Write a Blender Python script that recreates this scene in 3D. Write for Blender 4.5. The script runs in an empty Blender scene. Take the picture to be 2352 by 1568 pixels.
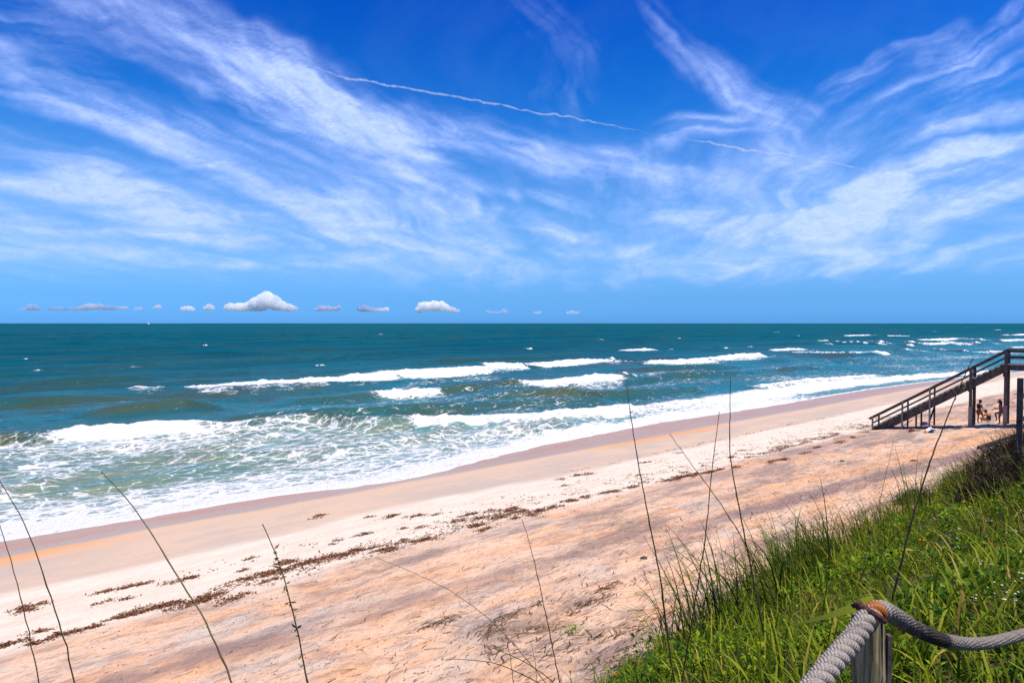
import bpy, bmesh, math, random
import numpy as np
from mathutils import Vector, Matrix, Quaternion

random.seed(7)
rng = np.random.default_rng(11)
scene = bpy.context.scene
COL = scene.collection

# ------------------------------------------------------------------ camera, sky, sun, exposure
H = 8.5                                    # eye height above the sea
PITCH = math.atan(42.0 / 1568.0)
cam_d = bpy.data.cameras.new("camera")
cam_d.sensor_width = 36.0
cam_d.lens = 24.0
cam_d.clip_start = 0.05
cam_d.clip_end = 200000.0
cam = bpy.data.objects.new("camera", cam_d)
cam.location = (0, 0, H)
cam.rotation_euler = (math.pi / 2 - PITCH, 0, 0)
COL.objects.link(cam)
scene.camera = cam

SUN_EL, SUN_AZ = math.radians(64), math.radians(118)     # azimuth from +Y towards +X
world = bpy.data.worlds.new("World")
scene.world = world
world.use_nodes = True
wn, wl = world.node_tree.nodes, world.node_tree.links
wn.clear()
sky_tex = wn.new("ShaderNodeTexSky")
sky_tex.sky_type = 'NISHITA'
sky_tex.sun_disc = False
sky_tex.sun_elevation = SUN_EL
sky_tex.sun_rotation = SUN_AZ
sky_tex.altitude = 0
sky_tex.air_density = 1.0
sky_tex.dust_density = 0.3
sky_tex.ozone_density = 4.0
# the clear-sky colour: the sky's own brightness, with the deep blue of clean sea air
tc = wn.new("ShaderNodeTexCoord")
sepw = wn.new("ShaderNodeSeparateXYZ")
wl.new(tc.outputs['Generated'], sepw.inputs[0])
mapz = wn.new("ShaderNodeMapRange")
mapz.inputs['From Min'].default_value = 0.0
mapz.inputs['From Max'].default_value = 0.7071
wl.new(sepw.outputs['Z'], mapz.inputs['Value'])
ramp = wn.new("ShaderNodeValToRGB")
wl.new(mapz.outputs[0], ramp.inputs[0])
_e = ramp.color_ramp.elements
_stops = [(0.0, (.25, .80, 1.75)), (2.0, (.27, .82, 1.70)), (5.0, (.34, 1.02, 2.1)), (9.0, (.22, 1.02, 2.5)),
          (15.0, (.06, .88, 3.1)), (25.0, (.008, .52, 3.3)), (45.0, (.015, .55, 3.3))]
_e[0].position = 0.0
_e[0].color = tuple(c / 5 for c in _stops[0][1]) + (1,)
_e[1].position = 1.0
_e[1].color = tuple(c / 5 for c in _stops[-1][1]) + (1,)
for _d, _c in _stops[1:-1]:
    _x = _e.new(math.sin(math.radians(_d)) / 0.7071)
    _x.color = tuple(c / 5 for c in _c) + (1,)
bw = wn.new("ShaderNodeRGBToBW")
wl.new(sky_tex.outputs[0], bw.inputs[0])
m5 = wn.new("ShaderNodeMath")
m5.operation = 'MULTIPLY'
m5.inputs[1].default_value = 5.0
wl.new(bw.outputs[0], m5.inputs[0])
hsv = wn.new("ShaderNodeVectorMath")
hsv.operation = 'SCALE'
wl.new(ramp.outputs[0], hsv.inputs[0])
wl.new(m5.outputs[0], hsv.inputs['Scale'])
bgn = wn.new("ShaderNodeBackground")
bgn.inputs['Strength'].default_value = 0.085
wout = wn.new("ShaderNodeOutputWorld")
wl.new(hsv.outputs[0], bgn.inputs['Color'])
wl.new(bgn.outputs[0], wout.inputs['Surface'])

sun_d = bpy.data.lights.new("sun", 'SUN')
sun_d.energy = 5.0
sun_d.angle = math.radians(0.5)
sun_d.color = (1.0, 0.91, 0.74)
sun = bpy.data.objects.new("sun", sun_d)
SUN_DIR = Vector((math.sin(SUN_AZ) * math.cos(SUN_EL), math.cos(SUN_AZ) * math.cos(SUN_EL), math.sin(SUN_EL)))
sun.rotation_euler = (-SUN_DIR).to_track_quat('-Z', 'Y').to_euler()
COL.objects.link(sun)

vs = scene.view_settings
vs.view_transform = 'Standard'
vs.look = 'None'
vs.exposure = 0.1
vs.gamma = 1.0
vs.use_curve_mapping = False
scene.cycles.use_denoising = False
scene.cycles.max_bounces = 40
scene.cycles.diffuse_bounces = 4
scene.cycles.glossy_bounces = 3
scene.cycles.transmission_bounces = 4
scene.cycles.transparent_max_bounces = 16
scene.cycles.volume_bounces = 40
scene.cycles.caustics_reflective = False
scene.cycles.caustics_refractive = False

# ------------------------------------------------------------------ coordinates
# t runs along the shore (away from the camera to the right), n runs out to sea
AZ = math.radians(42.0)
CA, SA = math.cos(AZ), math.sin(AZ)
CP, SP = math.cos(PITCH), math.sin(PITCH)


def tn2xy(t, n):
    return CA * t - SA * n, SA * t + CA * n


def xy2tn(x, y):
    return CA * x + SA * y, -SA * x + CA * y


def ray(px, py):
    """sight line through a point of the 2352 x 1568 photograph, scaled so that y = 1"""
    a = (np.asarray(px, float) - 1176.0) / 1568.0
    b = (784.0 - np.asarray(py, float)) / 1568.0
    x, y, z = a, CP + b * SP, -SP + b * CP
    return x / y, z / y


def at(px, py, Y):
    u, v = ray(px, py)
    return np.array((u * Y, Y, H + v * Y))


def on_level(px, py, z):
    u, v = ray(px, py)
    Y = (z - H) / v
    return xy2tn(u * Y, Y)


# ------------------------------------------------------------------ noise
def _hash(ix, iy, seed):
    h = (ix.astype(np.int64) * 374761393 + iy.astype(np.int64) * 668265263 + seed * 974711) & 0xFFFFFFFF
    h = ((h ^ (h >> 13)) * 1274126177) & 0xFFFFFFFF
    h = h ^ (h >> 16)
    return (h & 0xFFFFFF).astype(np.float64) / float(0xFFFFFF)


def vnoise(x, y, seed=0):
    x = np.asarray(x, float); y = np.asarray(y, float)
    x, y = np.broadcast_arrays(x, y)
    ix = np.floor(x); iy = np.floor(y)
    fx = x - ix; fy = y - iy
    fx = fx * fx * fx * (fx * (fx * 6 - 15) + 10); fy = fy * fy * fy * (fy * (fy * 6 - 15) + 10)
    a = _hash(ix, iy, seed); b = _hash(ix + 1, iy, seed)
    c = _hash(ix, iy + 1, seed); d = _hash(ix + 1, iy + 1, seed)
    return (a * (1 - fx) + b * fx) * (1 - fy) + (c * (1 - fx) + d * fx) * fy


def fbm(x, y, octaves=4, seed=0, gain=0.5):
    s, a, tot = 0.0, 1.0, 0.0
    for k in range(octaves):
        s = s + a * vnoise(x, y, seed + 17 * k)
        tot += a
        a *= gain
        x = x * 2.03 + 13.7; y = y * 2.03 + 7.1
    return s / tot


def sstep(a, b, x):
    x = np.clip((x - a) / (b - a), 0, 1)
    return x * x * (3 - 2 * x)


# ------------------------------------------------------------------ terrain height
_PN = np.array([-200, -30, -3, 0.3, 1.4, 4.0, 6.4, 7.7, 9.0, 11, 14, 18.7, 21, 26, 30, 33, 38, 60, 150, 400.0])
_PZ = np.array([8.0, 7.6, 7.0, 6.8, 6.45, 4.85, 3.1, 2.5, 2.25, 2.0, 1.62, 1.05, 0.84, 0.46, 0.18, 0.0, -0.35, -1.6, -4.0, -12])


def terrain(t, n):
    t = np.asarray(t, float); n = np.asarray(n, float)
    z = 0
    for d in (-0.7, 0.0, 0.7):
        z = z + np.interp(n + d, _PN, _PZ) / 3
    up = sstep(24, 16, n)                                       # the dry beach is trodden and lumpy
    z = z + up * (fbm(t * 0.35, n * 0.8, 3, 3) - 0.5) * 0.16
    z = z + up * sstep(20, 15, n) * (fbm(t * 1.9, n * 2.2, 3, 5, 0.6) - 0.5) * 0.11
    z = z + sstep(9, 6, n) * (fbm(t * 0.5, n * 0.5, 3, 9) - 0.5) * 0.5
    return z


def ground_at(px, py):
    """where the sight line through a photograph point meets the ground"""
    u, v = ray(px, py)
    Y = np.linspace(1.2, 140, 6000)
    t, n = xy2tn(u * Y, Y)
    k = int(np.argmax(H + v * Y < terrain(t, n)))
    Yk = Y[k]
    t, n = xy2tn(u * Yk, Yk)
    return np.array((u * Yk, Yk, float(terrain(t, n))))


def gz(x, y):
    t, n = xy2tn(x, y)
    return float(terrain(t, n))


# ------------------------------------------------------------------ object helpers
def link_mesh(name, verts, faces, mat=None, parent=None, smooth=False, attrs=None):
    me = bpy.data.meshes.new(name)
    verts = np.asarray(verts, dtype=np.float32).reshape(-1, 3)
    if isinstance(faces, np.ndarray):
        nf, k = faces.shape
        me.vertices.add(len(verts)); me.vertices.foreach_set("co", verts.ravel())
        me.loops.add(nf * k); me.loops.foreach_set("vertex_index", faces.astype(np.int32).ravel())
        me.polygons.add(nf)
        me.polygons.foreach_set("loop_start", np.arange(0, nf * k, k, dtype=np.int32))
        me.update(calc_edges=True)
    else:
        me.from_pydata([tuple(map(float, v)) for v in verts], [], faces)
        me.update()
    for an, av in (attrs or {}).items():
        a = me.attributes.new(an, 'FLOAT', 'POINT')
        a.data.foreach_set("value", np.asarray(av, dtype=np.float32).ravel())
    if smooth:
        me.polygons.foreach_set("use_smooth", np.ones(len(me.polygons), dtype=bool))
    if mat:
        me.materials.append(mat)
    ob = bpy.data.objects.new(name, me)
    COL.objects.link(ob)
    if parent:
        ob.parent = parent
    return ob


def empty(name, loc=(0, 0, 0), rz=0.0):
    o = bpy.data.objects.new(name, None)
    o.location = loc
    o.rotation_euler = (0, 0, rz)
    o.empty_display_size = 0.2
    COL.objects.link(o)
    return o


def tag(o, label=None, cat=None, group=None, kind=None):
    if label: o["label"] = label
    if cat: o["category"] = cat
    if group: o["group"] = group
    if kind: o["kind"] = kind
    return o


def grid_faces(nr, nc):
    i = np.arange(nr - 1)[:, None] * nc + np.arange(nc - 1)[None, :]
    return np.stack([i, i + 1, i + nc + 1, i + nc], -1).reshape(-1, 4)


def tube(path, radii, sides=6, twist=0.0):
    """verts, quads of a tapered tube along a path"""
    P = np.asarray(path, float)
    n = len(P)
    R = np.broadcast_to(np.asarray(radii, float), (n,))
    T = np.gradient(P, axis=0)
    T /= np.linalg.norm(T, axis=1)[:, None] + 1e-12
    ref = np.array((0.0, 0.0, 1.0)) if abs(T[0][2]) < 0.9 else np.array((1.0, 0, 0))
    Nn = np.cross(T[0], ref); Nn /= np.linalg.norm(Nn)
    V = []
    for i in range(n):
        Nn = Nn - T[i] * np.dot(Nn, T[i]); Nn /= np.linalg.norm(Nn) + 1e-12
        B = np.cross(T[i], Nn)
        a = np.arange(sides) * 2 * math.pi / sides
        V.append(P[i] + R[i] * (np.cos(a)[:, None] * Nn + np.sin(a)[:, None] * B))
    V = np.concatenate(V)
    F = []
    for i in range(n - 1):
        for k in range(sides):
            k2 = (k + 1) % sides
            F.append((i * sides + k, i * sides + k2, (i + 1) * sides + k2, (i + 1) * sides + k))
    F.append(tuple(range(sides))[::-1])
    F.append(tuple((n - 1) * sides + k for k in range(sides)))
    return V, F


class MB:
    """collects pieces into one mesh"""
    def __init__(self):
        self.v = []; self.f = []; self.n = 0

    def add(self, V, F):
        V = np.asarray(V, float)
        self.v.append(V)
        self.f += [tuple(i + self.n for i in f) for f in F]
        self.n += len(V)
        return self

    def box(self, c, s, R=None):
        c = np.asarray(c, float); s = np.asarray(s, float) / 2
        V = np.array([(x, y, z) for x in (-1, 1) for y in (-1, 1) for z in (-1, 1)], float) * s
        if R is not None:
            V = V @ np.asarray(R).T
        return self.add(V + c, [(0, 1, 3, 2), (4, 6, 7, 5), (0, 4, 5, 1), (2, 3, 7, 6), (0, 2, 6, 4), (1, 5, 7, 3)])

    def bar(self, a, b, w, h, up=(0, 0, 1)):
        """squared timber from a to b, w across, h along up"""
        a = np.asarray(a, float); b = np.asarray(b, float)
        d = b - a; L = np.linalg.norm(d); d /= L
        s = np.cross(up, d); s /= np.linalg.norm(s)
        u = np.cross(d, s)
        R = np.stack([d, s, u], 1)
        return self.box((a + b) / 2, (L, w, h), R)

    def tube(self, path, radii, sides=6):
        return self.add(*tube(path, radii, sides))

    def build(self, name, mat=None, parent=None, smooth=False, bevel=0.0):
        ob = link_mesh(name, np.concatenate(self.v), self.f, mat, parent, smooth)
        if bevel:
            bm = bmesh.new(); bm.from_mesh(ob.data)
            bmesh.ops.bevel(bm, geom=bm.edges[:], offset=bevel, segments=1, affect='EDGES', profile=0.5)
            bm.to_mesh(ob.data); bm.free()
        return ob


# ------------------------------------------------------------------ materials
class NT:
    def __init__(self, name):
        self.m = bpy.data.materials.new(name)
        self.m.use_nodes = True
        self.t = self.m.node_tree
        self.t.nodes.clear()
        self.out = self.t.nodes.new("ShaderNodeOutputMaterial")

    def link(self, a, b):
        self.t.links.new(a, b)

    def set(self, sock, v):
        if isinstance(v, bpy.types.NodeSocket):
            self.t.links.new(v, sock)
        elif v is not None:
            if hasattr(sock.default_value, '__len__') and not isinstance(v, (int, float)):
                v = tuple(v)
                if len(v) == 3 and len(sock.default_value) == 4:
                    v = v + (1.0,)
            sock.default_value = v

    def node(self, typ, ins=None, out=0, **props):
        n = self.t.nodes.new(typ)
        for k, v in props.items():
            setattr(n, k, v)
        for k, v in (ins or {}).items():
            self.set(n.inputs[k], v)
        return n.outputs[out] if out is not None else n

    def math(self, op, a, b=None, c=None, clamp=False):
        n = self.t.nodes.new("ShaderNodeMath")
        n.operation = op; n.use_clamp = clamp
        self.set(n.inputs[0], a)
        if b is not None: self.set(n.inputs[1], b)
        if c is not None: self.set(n.inputs[2], c)
        return n.outputs[0]

    def mix(self, f, a, b):
        n = self.t.nodes.new("ShaderNodeMix")
        n.data_type = 'RGBA'
        self.set(n.inputs[0], f); self.set(n.inputs[6], a); self.set(n.inputs[7], b)
        return n.outputs[2]

    def step(self, x, a, b):
        n = self.t.nodes.new("ShaderNodeMapRange")
        n.interpolation_type = 'SMOOTHSTEP'
        self.set(n.inputs['Value'], x)
        self.set(n.inputs['From Min'], a); self.set(n.inputs['From Max'], b)
        return n.outputs[0]

    def obj(self):
        return self.node("ShaderNodeTexCoord", out='Object') if False else self.t.nodes.new("ShaderNodeTexCoord").outputs['Object']

    def scale(self, v, s):
        return self.node("ShaderNodeMapping", {'Vector': v, 'Scale': s})

    def noise(self, v, scale=1.0, detail=3.0, rough=0.5, dist=0.0):
        return self.node("ShaderNodeTexNoise", {'Vector': v, 'Scale': scale, 'Detail': detail, 'Roughness': rough, 'Distortion': dist})

    def attr(self, name):
        n = self.t.nodes.new("ShaderNodeAttribute")
        n.attribute_name = name
        return n.outputs['Fac']

    def bump(self, h, strength=0.3, dist=0.05):
        return self.node("ShaderNodeBump", {'Height': h, 'Strength': strength, 'Distance': dist})

    def bsdf(self, color, rough=0.8, spec=0.3, normal=None, **kw):
        n = self.t.nodes.new("ShaderNodeBsdfPrincipled")
        self.set(n.inputs['Base Color'], color)
        self.set(n.inputs['Roughness'], rough)
        self.set(n.inputs['Specular IOR Level'], spec)
        if normal is not None: self.set(n.inputs['Normal'], normal)
        for k, v in kw.items():
            self.set(n.inputs[k], v)
        return n.outputs[0]

    def mixsh(self, f, a, b):
        n = self.t.nodes.new("ShaderNodeMixShader")
        self.set(n.inputs[0], f); self.link(a, n.inputs[1]); self.link(b, n.inputs[2])
        return n.outputs[0]

    def done(self, sh):
        self.link(sh, self.out.inputs['Surface'])
        return self.m


def simple(name, col, rough=0.8, var=0.25, scale=8.0, spec=0.2, bump=0.0):
    k = NT(name)
    o = k.obj()
    nz = k.noise(o, scale, 4)
    f = k.step(nz, 0.3, 0.7)
    c = k.mix(f, tuple(x * (1 - var) for x in col), tuple(min(1, x * (1 + var)) for x in col))
    nm = k.bump(nz, bump, 0.02) if bump else None
    return k.done(k.bsdf(c, rough, spec, nm))


def mat_wood(name, dark, light, scale=1.0):
    k = NT(name)
    o = k.obj()
    g = k.noise(k.scale(o, (3 * scale, 3 * scale, 3 * scale)), 1.0, 5, 0.6, 1.5)
    fine = k.noise(k.scale(o, (60 * scale, 60 * scale, 60 * scale)), 1.0, 3)
    f = k.math('ADD', k.math('MULTIPLY', g, 0.75), k.math('MULTIPLY', fine, 0.3))
    c = k.mix(k.step(f, 0.3, 0.75), dark, light)
    return k.done(k.bsdf(c, 0.85, 0.15, k.bump(f, 0.35, 0.01)))


def mat_sand():
    k = NT("sand")
    o = k.obj()
    sep = k.node("ShaderNodeSeparateXYZ", {0: o}, out=None)
    n = sep.outputs[1]
    big = k.noise(k.scale(o, (0.10, 0.30, 0.3)), 1.0, 3)           # slow wander of the bands along the shore
    mid = k.noise(k.scale(o, (0.45, 1.5, 1.0)), 1.0, 5, 0.6)
    fine = k.noise(o, 9.0, 5, 0.65)
    grain = k.noise(o, 60.0, 2, 0.6)
    w = k.math('ADD', k.math('MULTIPLY', k.math('SUBTRACT', big, 0.5), 2.6), k.math('MULTIPLY', k.math('SUBTRACT', mid, 0.5), 0.9))
    nn = k.math('ADD', n, w)
    # dry upper beach: peach sand with drifts of grey mineral sand and orange shell sand
    pa = k.noise(k.scale(o, (0.25, 0.60, 1.0)), 1.0, 7, 0.66, 0.15)
    pb = k.noise(k.scale(o, (0.30, 0.65, 1.0)), 0.8, 7, 0.68, 0.15)
    pb2 = k.noise(k.node("ShaderNodeMapping", {'Vector': o, 'Scale': (0.17, 0.50, 1.0), 'Location': (31.0, 4.0, 0)}), 1.0, 7, 0.70, 0.15)
    upper = k.mix(k.step(pa, 0.40, 0.64), (0.74, 0.50, 0.34), (0.77, 0.42, 0.215))
    upper = k.mix(k.step(pb, 0.48, 0.66), upper, (0.60, 0.485, 0.385))
    upper = k.mix(k.math('MULTIPLY', k.step(pb2, 0.475, 0.64), 0.85), upper, (0.27, 0.19, 0.15))
    upper = k.mix(k.math('MULTIPLY', k.step(k.noise(k.scale(o, (1.6, 5.0, 1)), 1.0, 5, 0.7), 0.56, 0.72), 0.55), upper, (0.27, 0.18, 0.15))
    tcoord = sep.outputs[0]
    line = k.math('SUBTRACT', 13.9, k.math('MULTIPLY', k.math('SUBTRACT', tcoord, 11.0), 0.155))
    off = k.math('ABSOLUTE', k.math('SUBTRACT', k.math('ADD', n, k.math('MULTIPLY', k.math('SUBTRACT', mid, 0.5), 1.6)), line))
    drift = k.math('MULTIPLY', k.math('SUBTRACT', 1.0, k.step(off, 0.25, 1.1)), k.step(k.noise(k.scale(o, (0.14, 0.3, 1)), 1.0, 4, 0.6), 0.36, 0.58))
    upper = k.mix(k.math('MULTIPLY', drift, 0.85), upper, (0.245, 0.17, 0.155))
    greyz = k.math('MULTIPLY', k.math('MULTIPLY', k.step(n, 14.2, 15.8), k.step(tcoord, 14.0, 34.0)), k.step(pb2, 0.36, 0.56))
    upper = k.mix(k.math('MULTIPLY', greyz, 0.64), upper, (0.33, 0.245, 0.215))
    oran = k.math('MULTIPLY', k.math('SUBTRACT', 1.0, k.step(k.math('ABSOLUTE', k.math('SUBTRACT', n, k.math('ADD', line, 1.9))), 0.3, 1.2)), k.step(tcoord, 20.0, 32.0))
    upper = k.mix(k.math('MULTIPLY', oran, 0.65), upper, (0.68, 0.36, 0.175))
    blot = k.noise(k.scale(o, (0.9, 2.2, 1)), 1.0, 6, 0.72)
    upper = k.mix(k.math('MULTIPLY', k.step(blot, 0.49, 0.64), 0.62), upper, (0.33, 0.215, 0.16))
    upper = k.mix(k.math('MULTIPLY', k.step(blot, 0.46, 0.32), 0.45), upper, (0.74, 0.55, 0.38))
    fleck = k.math('MULTIPLY', k.step(k.noise(k.scale(o, (2.2, 6.5, 1)), 1.6, 4, 0.75), 0.575, 0.66), 0.8)
    upper = k.mix(fleck, upper, (0.19, 0.125, 0.105))
    cream = k.mix(k.step(mid, 0.35, 0.65), (0.76, 0.655, 0.52), (0.70, 0.575, 0.445))
    moist = k.mix(k.step(pa, 0.38, 0.62), (0.60, 0.44, 0.315), (0.50, 0.395, 0.315))
    es = k.math('MAXIMUM', k.step(sep.outputs[0], 8.5, 3.0), k.math('SUBTRACT', 1.0, k.step(k.math('ABSOLUTE', k.math('SUBTRACT', sep.outputs[0], 42.0)), 3.0, 11.0)))
    edge = k.mix(k.math('ADD', 0.08, k.math('MULTIPLY', es, 0.72)), (0.60, 0.44, 0.315), (0.67, 0.32, 0.13))
    wet = k.mix(k.step(k.noise(k.scale(o, (0.25, 1.2, 1.0)), 1.0, 4, 0.6), 0.42, 0.6), (0.43, 0.29, 0.21), (0.45, 0.25, 0.155))
    c = k.mix(k.step(nn, 18.6, 19.6), upper, cream)
    c = k.mix(k.step(nn, 24.2, 25.4), c, moist)
    nw = k.math('ADD', n, k.math('MULTIPLY', k.math('SUBTRACT', big, 0.5), 1.8))
    c = k.mix(k.step(nw, 27.8, 29.7), c, edge)
    wetf = k.step(nw, 29.75, 30.5)
    wet = k.mix(k.math('MULTIPLY', k.step(nw, 31.6, 30.4), 0.75), wet, (0.40, 0.33, 0.265))
    c = k.mix(wetf, c, wet)
    # a dark drift line at the foot of the moist strip
    # dune soil under the plants
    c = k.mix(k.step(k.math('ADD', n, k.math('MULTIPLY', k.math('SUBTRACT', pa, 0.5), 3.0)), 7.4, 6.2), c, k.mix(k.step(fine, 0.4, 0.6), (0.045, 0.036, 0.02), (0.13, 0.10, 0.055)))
    dry = k.math('SUBTRACT', 1.0, k.step(nn, 23.0, 25.5))
    shade = k.math('ADD', 0.84, k.math('MULTIPLY', k.math('ADD', k.math('MULTIPLY', fine, 0.55), k.math('MULTIPLY', grain, 0.45)), 0.34))
    cc = k.node("ShaderNodeVectorMath", {0: c}, operation='SCALE')
    k.set(cc.node.inputs['Scale'], shade)
    hgt = k.math('MULTIPLY', k.math('ADD', k.math('MULTIPLY', k.noise(o, 3.0, 4, 0.6), 1.0), k.math('MULTIPLY', fine, 0.5)), dry)
    nm = k.bump(hgt, 0.85, 0.09)
    rough = k.math('SUBTRACT', 0.9, k.math('MULTIPLY', wetf, 0.55))
    spec = k.math('ADD', 0.12, k.math('MULTIPLY', wetf, 0.02))
    return k.done(k.bsdf(cc, rough, spec, nm))


def mat_sea():
    k = NT("sea_water")
    o = k.obj()
    foam = k.attr("foam")
    shal = k.attr("shallow")
    # chop
    w1 = k.noise(k.scale(o, (0.55, 1.3, 1.0)), 0.9, 4, 0.6, 0.4)
    w2 = k.noise(k.scale(o, (0.10, 0.28, 0.3)), 1.0, 3, 0.55)
    hgt = k.math('ADD', k.math('MULTIPLY', w1, 1.0), k.math('MULTIPLY', w2, 1.4))
    nm = k.bump(hgt, 0.75, 0.32)
    tone = k.noise(k.scale(o, (0.012, 0.05, 1.0)), 1.0, 5, 0.6)
    deep = k.mix(k.step(tone, 0.35, 0.65), (0.001, 0.056, 0.074), (0.002, 0.072, 0.090))
    sed = k.noise(k.scale(o, (0.022, 0.16, 1.0)), 1.0, 5, 0.6, 0.2)
    mid = k.mix(k.step(sed, 0.44, 0.60), (0.030, 0.105, 0.090), (0.066, 0.086, 0.034))
    near = k.mix(k.step(w2, 0.35, 0.65), (0.17, 0.21, 0.13), (0.11, 0.20, 0.15))
    deep = k.mix(k.math('MULTIPLY', k.step(k.noise(k.scale(o, (0.010, 0.085, 1.0)), 1.0, 5, 0.65), 0.47, 0.62), 0.7), deep, (0.024, 0.062, 0.046))
    c = k.mix(k.step(shal, 0.0, 0.5), deep, mid)
    c = k.mix(k.step(shal, 0.6, 1.0), c, near)
    body = k.node("ShaderNodeBsdfDiffuse", {'Color': c, 'Normal': nm})
    gl = k.node("ShaderNodeBsdfGlossy", {'Color': (0.15, 0.90, 0.92), 'Roughness': 0.22, 'Normal': nm})  # reflection tint painted in, standing for the deeper blue higher in the sky
    fr = k.node("ShaderNodeFresnel", {'IOR': 1.33, 'Normal': nm})
    water = k.mixsh(k.math('MINIMUM', fr, k.math('ADD', 0.13, k.math('MULTIPLY', k.step(shal, 0.0, 0.45), 0.30))), body, gl)
    # lace of foam
    warp = k.noise(o, 0.9, 4, 0.6)
    wv = k.node("ShaderNodeVectorMath", {0: k.scale(o, (0.55, 1.15, 0.8)), 1: k.node("ShaderNodeVectorMath", {0: k.node("ShaderNodeTexNoise", {'Vector': o, 'Scale': 0.9, 'Detail': 3.0}, out=1)}, operation='SCALE')}, operation='ADD')
    wv.node.inputs[1].links[0].from_node.inputs['Scale'].default_value = 0.9
    d1 = k.node("ShaderNodeTexVoronoi", {'Vector': wv, 'Scale': 1.25}, feature='DISTANCE_TO_EDGE')
    d2 = k.node("ShaderNodeTexVoronoi", {'Vector': wv, 'Scale': 3.1}, feature='DISTANCE_TO_EDGE')
    web = k.math('MAXIMUM', k.math('SUBTRACT', 1.0, k.step(d1, 0.0, 0.20)), k.math('MULTIPLY', k.math('SUBTRACT', 1.0, k.step(d2, 0.0, 0.16)), 0.75))
    br = k.noise(k.scale(o, (0.35, 0.8, 1.0)), 1.6, 6, 0.65, 0.5)
    fine = k.noise(k.scale(o, (1.0, 1.8, 1.0)), 5.0, 4, 0.65)
    v = k.math('ADD', k.math('ADD', foam, k.math('MULTIPLY', k.math('SUBTRACT', web, 0.45), 0.42)),
               k.math('ADD', k.math('MULTIPLY', k.math('SUBTRACT', br, 0.5), 1.0), k.math('MULTIPLY', k.math('SUBTRACT', fine, 0.5), 0.35)))
    m = k.math('MULTIPLY', k.step(v, 0.44, 0.62), k.step(foam, 0.02, 0.12))
    fb = k.bump(k.math('ADD', fine, k.math('MULTIPLY', k.noise(o, 1.7, 5, 0.7), 1.5)), 0.8, 0.2)
    fo = k.bsdf((0.80, 0.80, 0.80), 0.9, 0.05, fb)
    thin = k.math('MULTIPLY', k.step(v, 0.10, 0.60), k.math('MULTIPLY', k.step(foam, 0.15, 0.5), 0.35))
    sh = k.mixsh(k.math('MAXIMUM', m, thin), water, fo)
    return k.done(sh)


def mat_cloud_sheet():
    k = NT("cirrus")
    o = k.obj()
    d = k.attr("cover")
    nv = k.node("ShaderNodeVectorMath", {0: o}, operation='NORMALIZE')
    g = k.math('ADD', k.math('MULTIPLY', k.noise(k.scale(nv, (1, 1, 2.2)), 42.0, 6, 0.68, 0.3), 0.6), k.math('MULTIPLY', k.noise(k.scale(nv, (1, 1, 3.5)), 170.0, 4, 0.7, 0.2), 0.4))
    f = k.math('MULTIPLY', d, k.math('ADD', 0.15, k.math('MULTIPLY', g, 1.6)), clamp=True)
    tr = k.node("ShaderNodeBsdfTransparent", {})
    tl = k.node("ShaderNodeBsdfTranslucent", {'Color': (0.39, 0.51, 0.76)})
    return k.done(k.mixsh(f, tr, tl))


def mat_volume(name, dens, col=(1, 1, 1), aniso=0.0):
    k = NT(name)
    v = k.node("ShaderNodeVolumeScatter", {'Color': col, 'Density': dens, 'Anisotropy': aniso})
    k.link(v, k.out.inputs['Volume'])
    return k.m


def mat_leafy(name, ramp, trans=0.35, rough=0.55):
    k = NT(name)
    t = k.attr("tint")
    cr = k.t.nodes.new("ShaderNodeValToRGB")
    k.link(t, cr.inputs[0])
    e = cr.color_ramp.elements
    while len(e) > 1:
        e.remove(e[0])
    e[0].position, e[0].color = ramp[0][0], tuple(ramp[0][1]) + (1,)
    for p, c in ramp[1:]:
        x = e.new(p); x.color = tuple(c) + (1,)
    col = cr.outputs[0]
    b = k.bsdf(col, rough, 0.10)
    tl = k.node("ShaderNodeBsdfTranslucent", {'Color': col})
    return k.done(k.mixsh(trans, b, tl))


M_SAND = mat_sand()
M_SEA = mat_sea()
M_CIRRUS = mat_cloud_sheet()
M_STAIR = mat_wood("weathered_timber", (0.040, 0.035, 0.031), (0.165, 0.14, 0.12))
M_STAIR_PALE = mat_wood("pale_timber", (0.20, 0.17, 0.15), (0.36, 0.31, 0.27))
M_POST = NT("old_post_wood")
_o = M_POST.obj()
_g = M_POST.noise(M_POST.scale(_o, (55, 55, 2.2)), 1.0, 6, 0.65, 0.6)
_b = M_POST.noise(M_POST.scale(_o, (14, 14, 6)), 1.0, 4, 0.6)
_c = M_POST.mix(M_POST.step(_g, 0.30, 0.70), (0.07, 0.058, 0.03), (0.42, 0.34, 0.19))
_c = M_POST.mix(M_POST.math('MULTIPLY', M_POST.step(_b, 0.5, 0.68), 0.6), _c, (0.15, 0.15, 0.075))
M_POST = M_POST.done(M_POST.bsdf(_c, 0.9, 0.08, M_POST.bump(_g, 0.8, 0.006)))
M_STALK = simple("dry_stalk", (0.075, 0.055, 0.022), 0.7, 0.3, 12)
M_STALK2 = simple("straw_stalk", (0.17, 0.125, 0.05), 0.7, 0.3, 12)
M_WRACK = mat_leafy("dry_seaweed", [(0.0, (0.10, 0.034, 0.018)), (0.5, (0.22, 0.090, 0.045)), (1.0, (0.38, 0.20, 0.10))], 0.15, 0.7)
M_LITTER = mat_leafy("plant_litter", [(0.0, (0.06, 0.032, 0.02)), (0.6, (0.20, 0.11, 0.05)), (1.0, (0.42, 0.28, 0.13))], 0.1, 0.8)
M_GRASS = mat_leafy("dune_grass_blades", [(0.0, (0.014, 0.030, 0.005)), (0.28, (0.070, 0.115, 0.006)), (0.52, (0.22, 0.28, 0.009)),
                                         (0.70, (0.37, 0.37, 0.03)), (0.86, (0.55, 0.34, 0.09)), (1.0, (0.34, 0.12, 0.025))], 0.35, 0.5)
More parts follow.
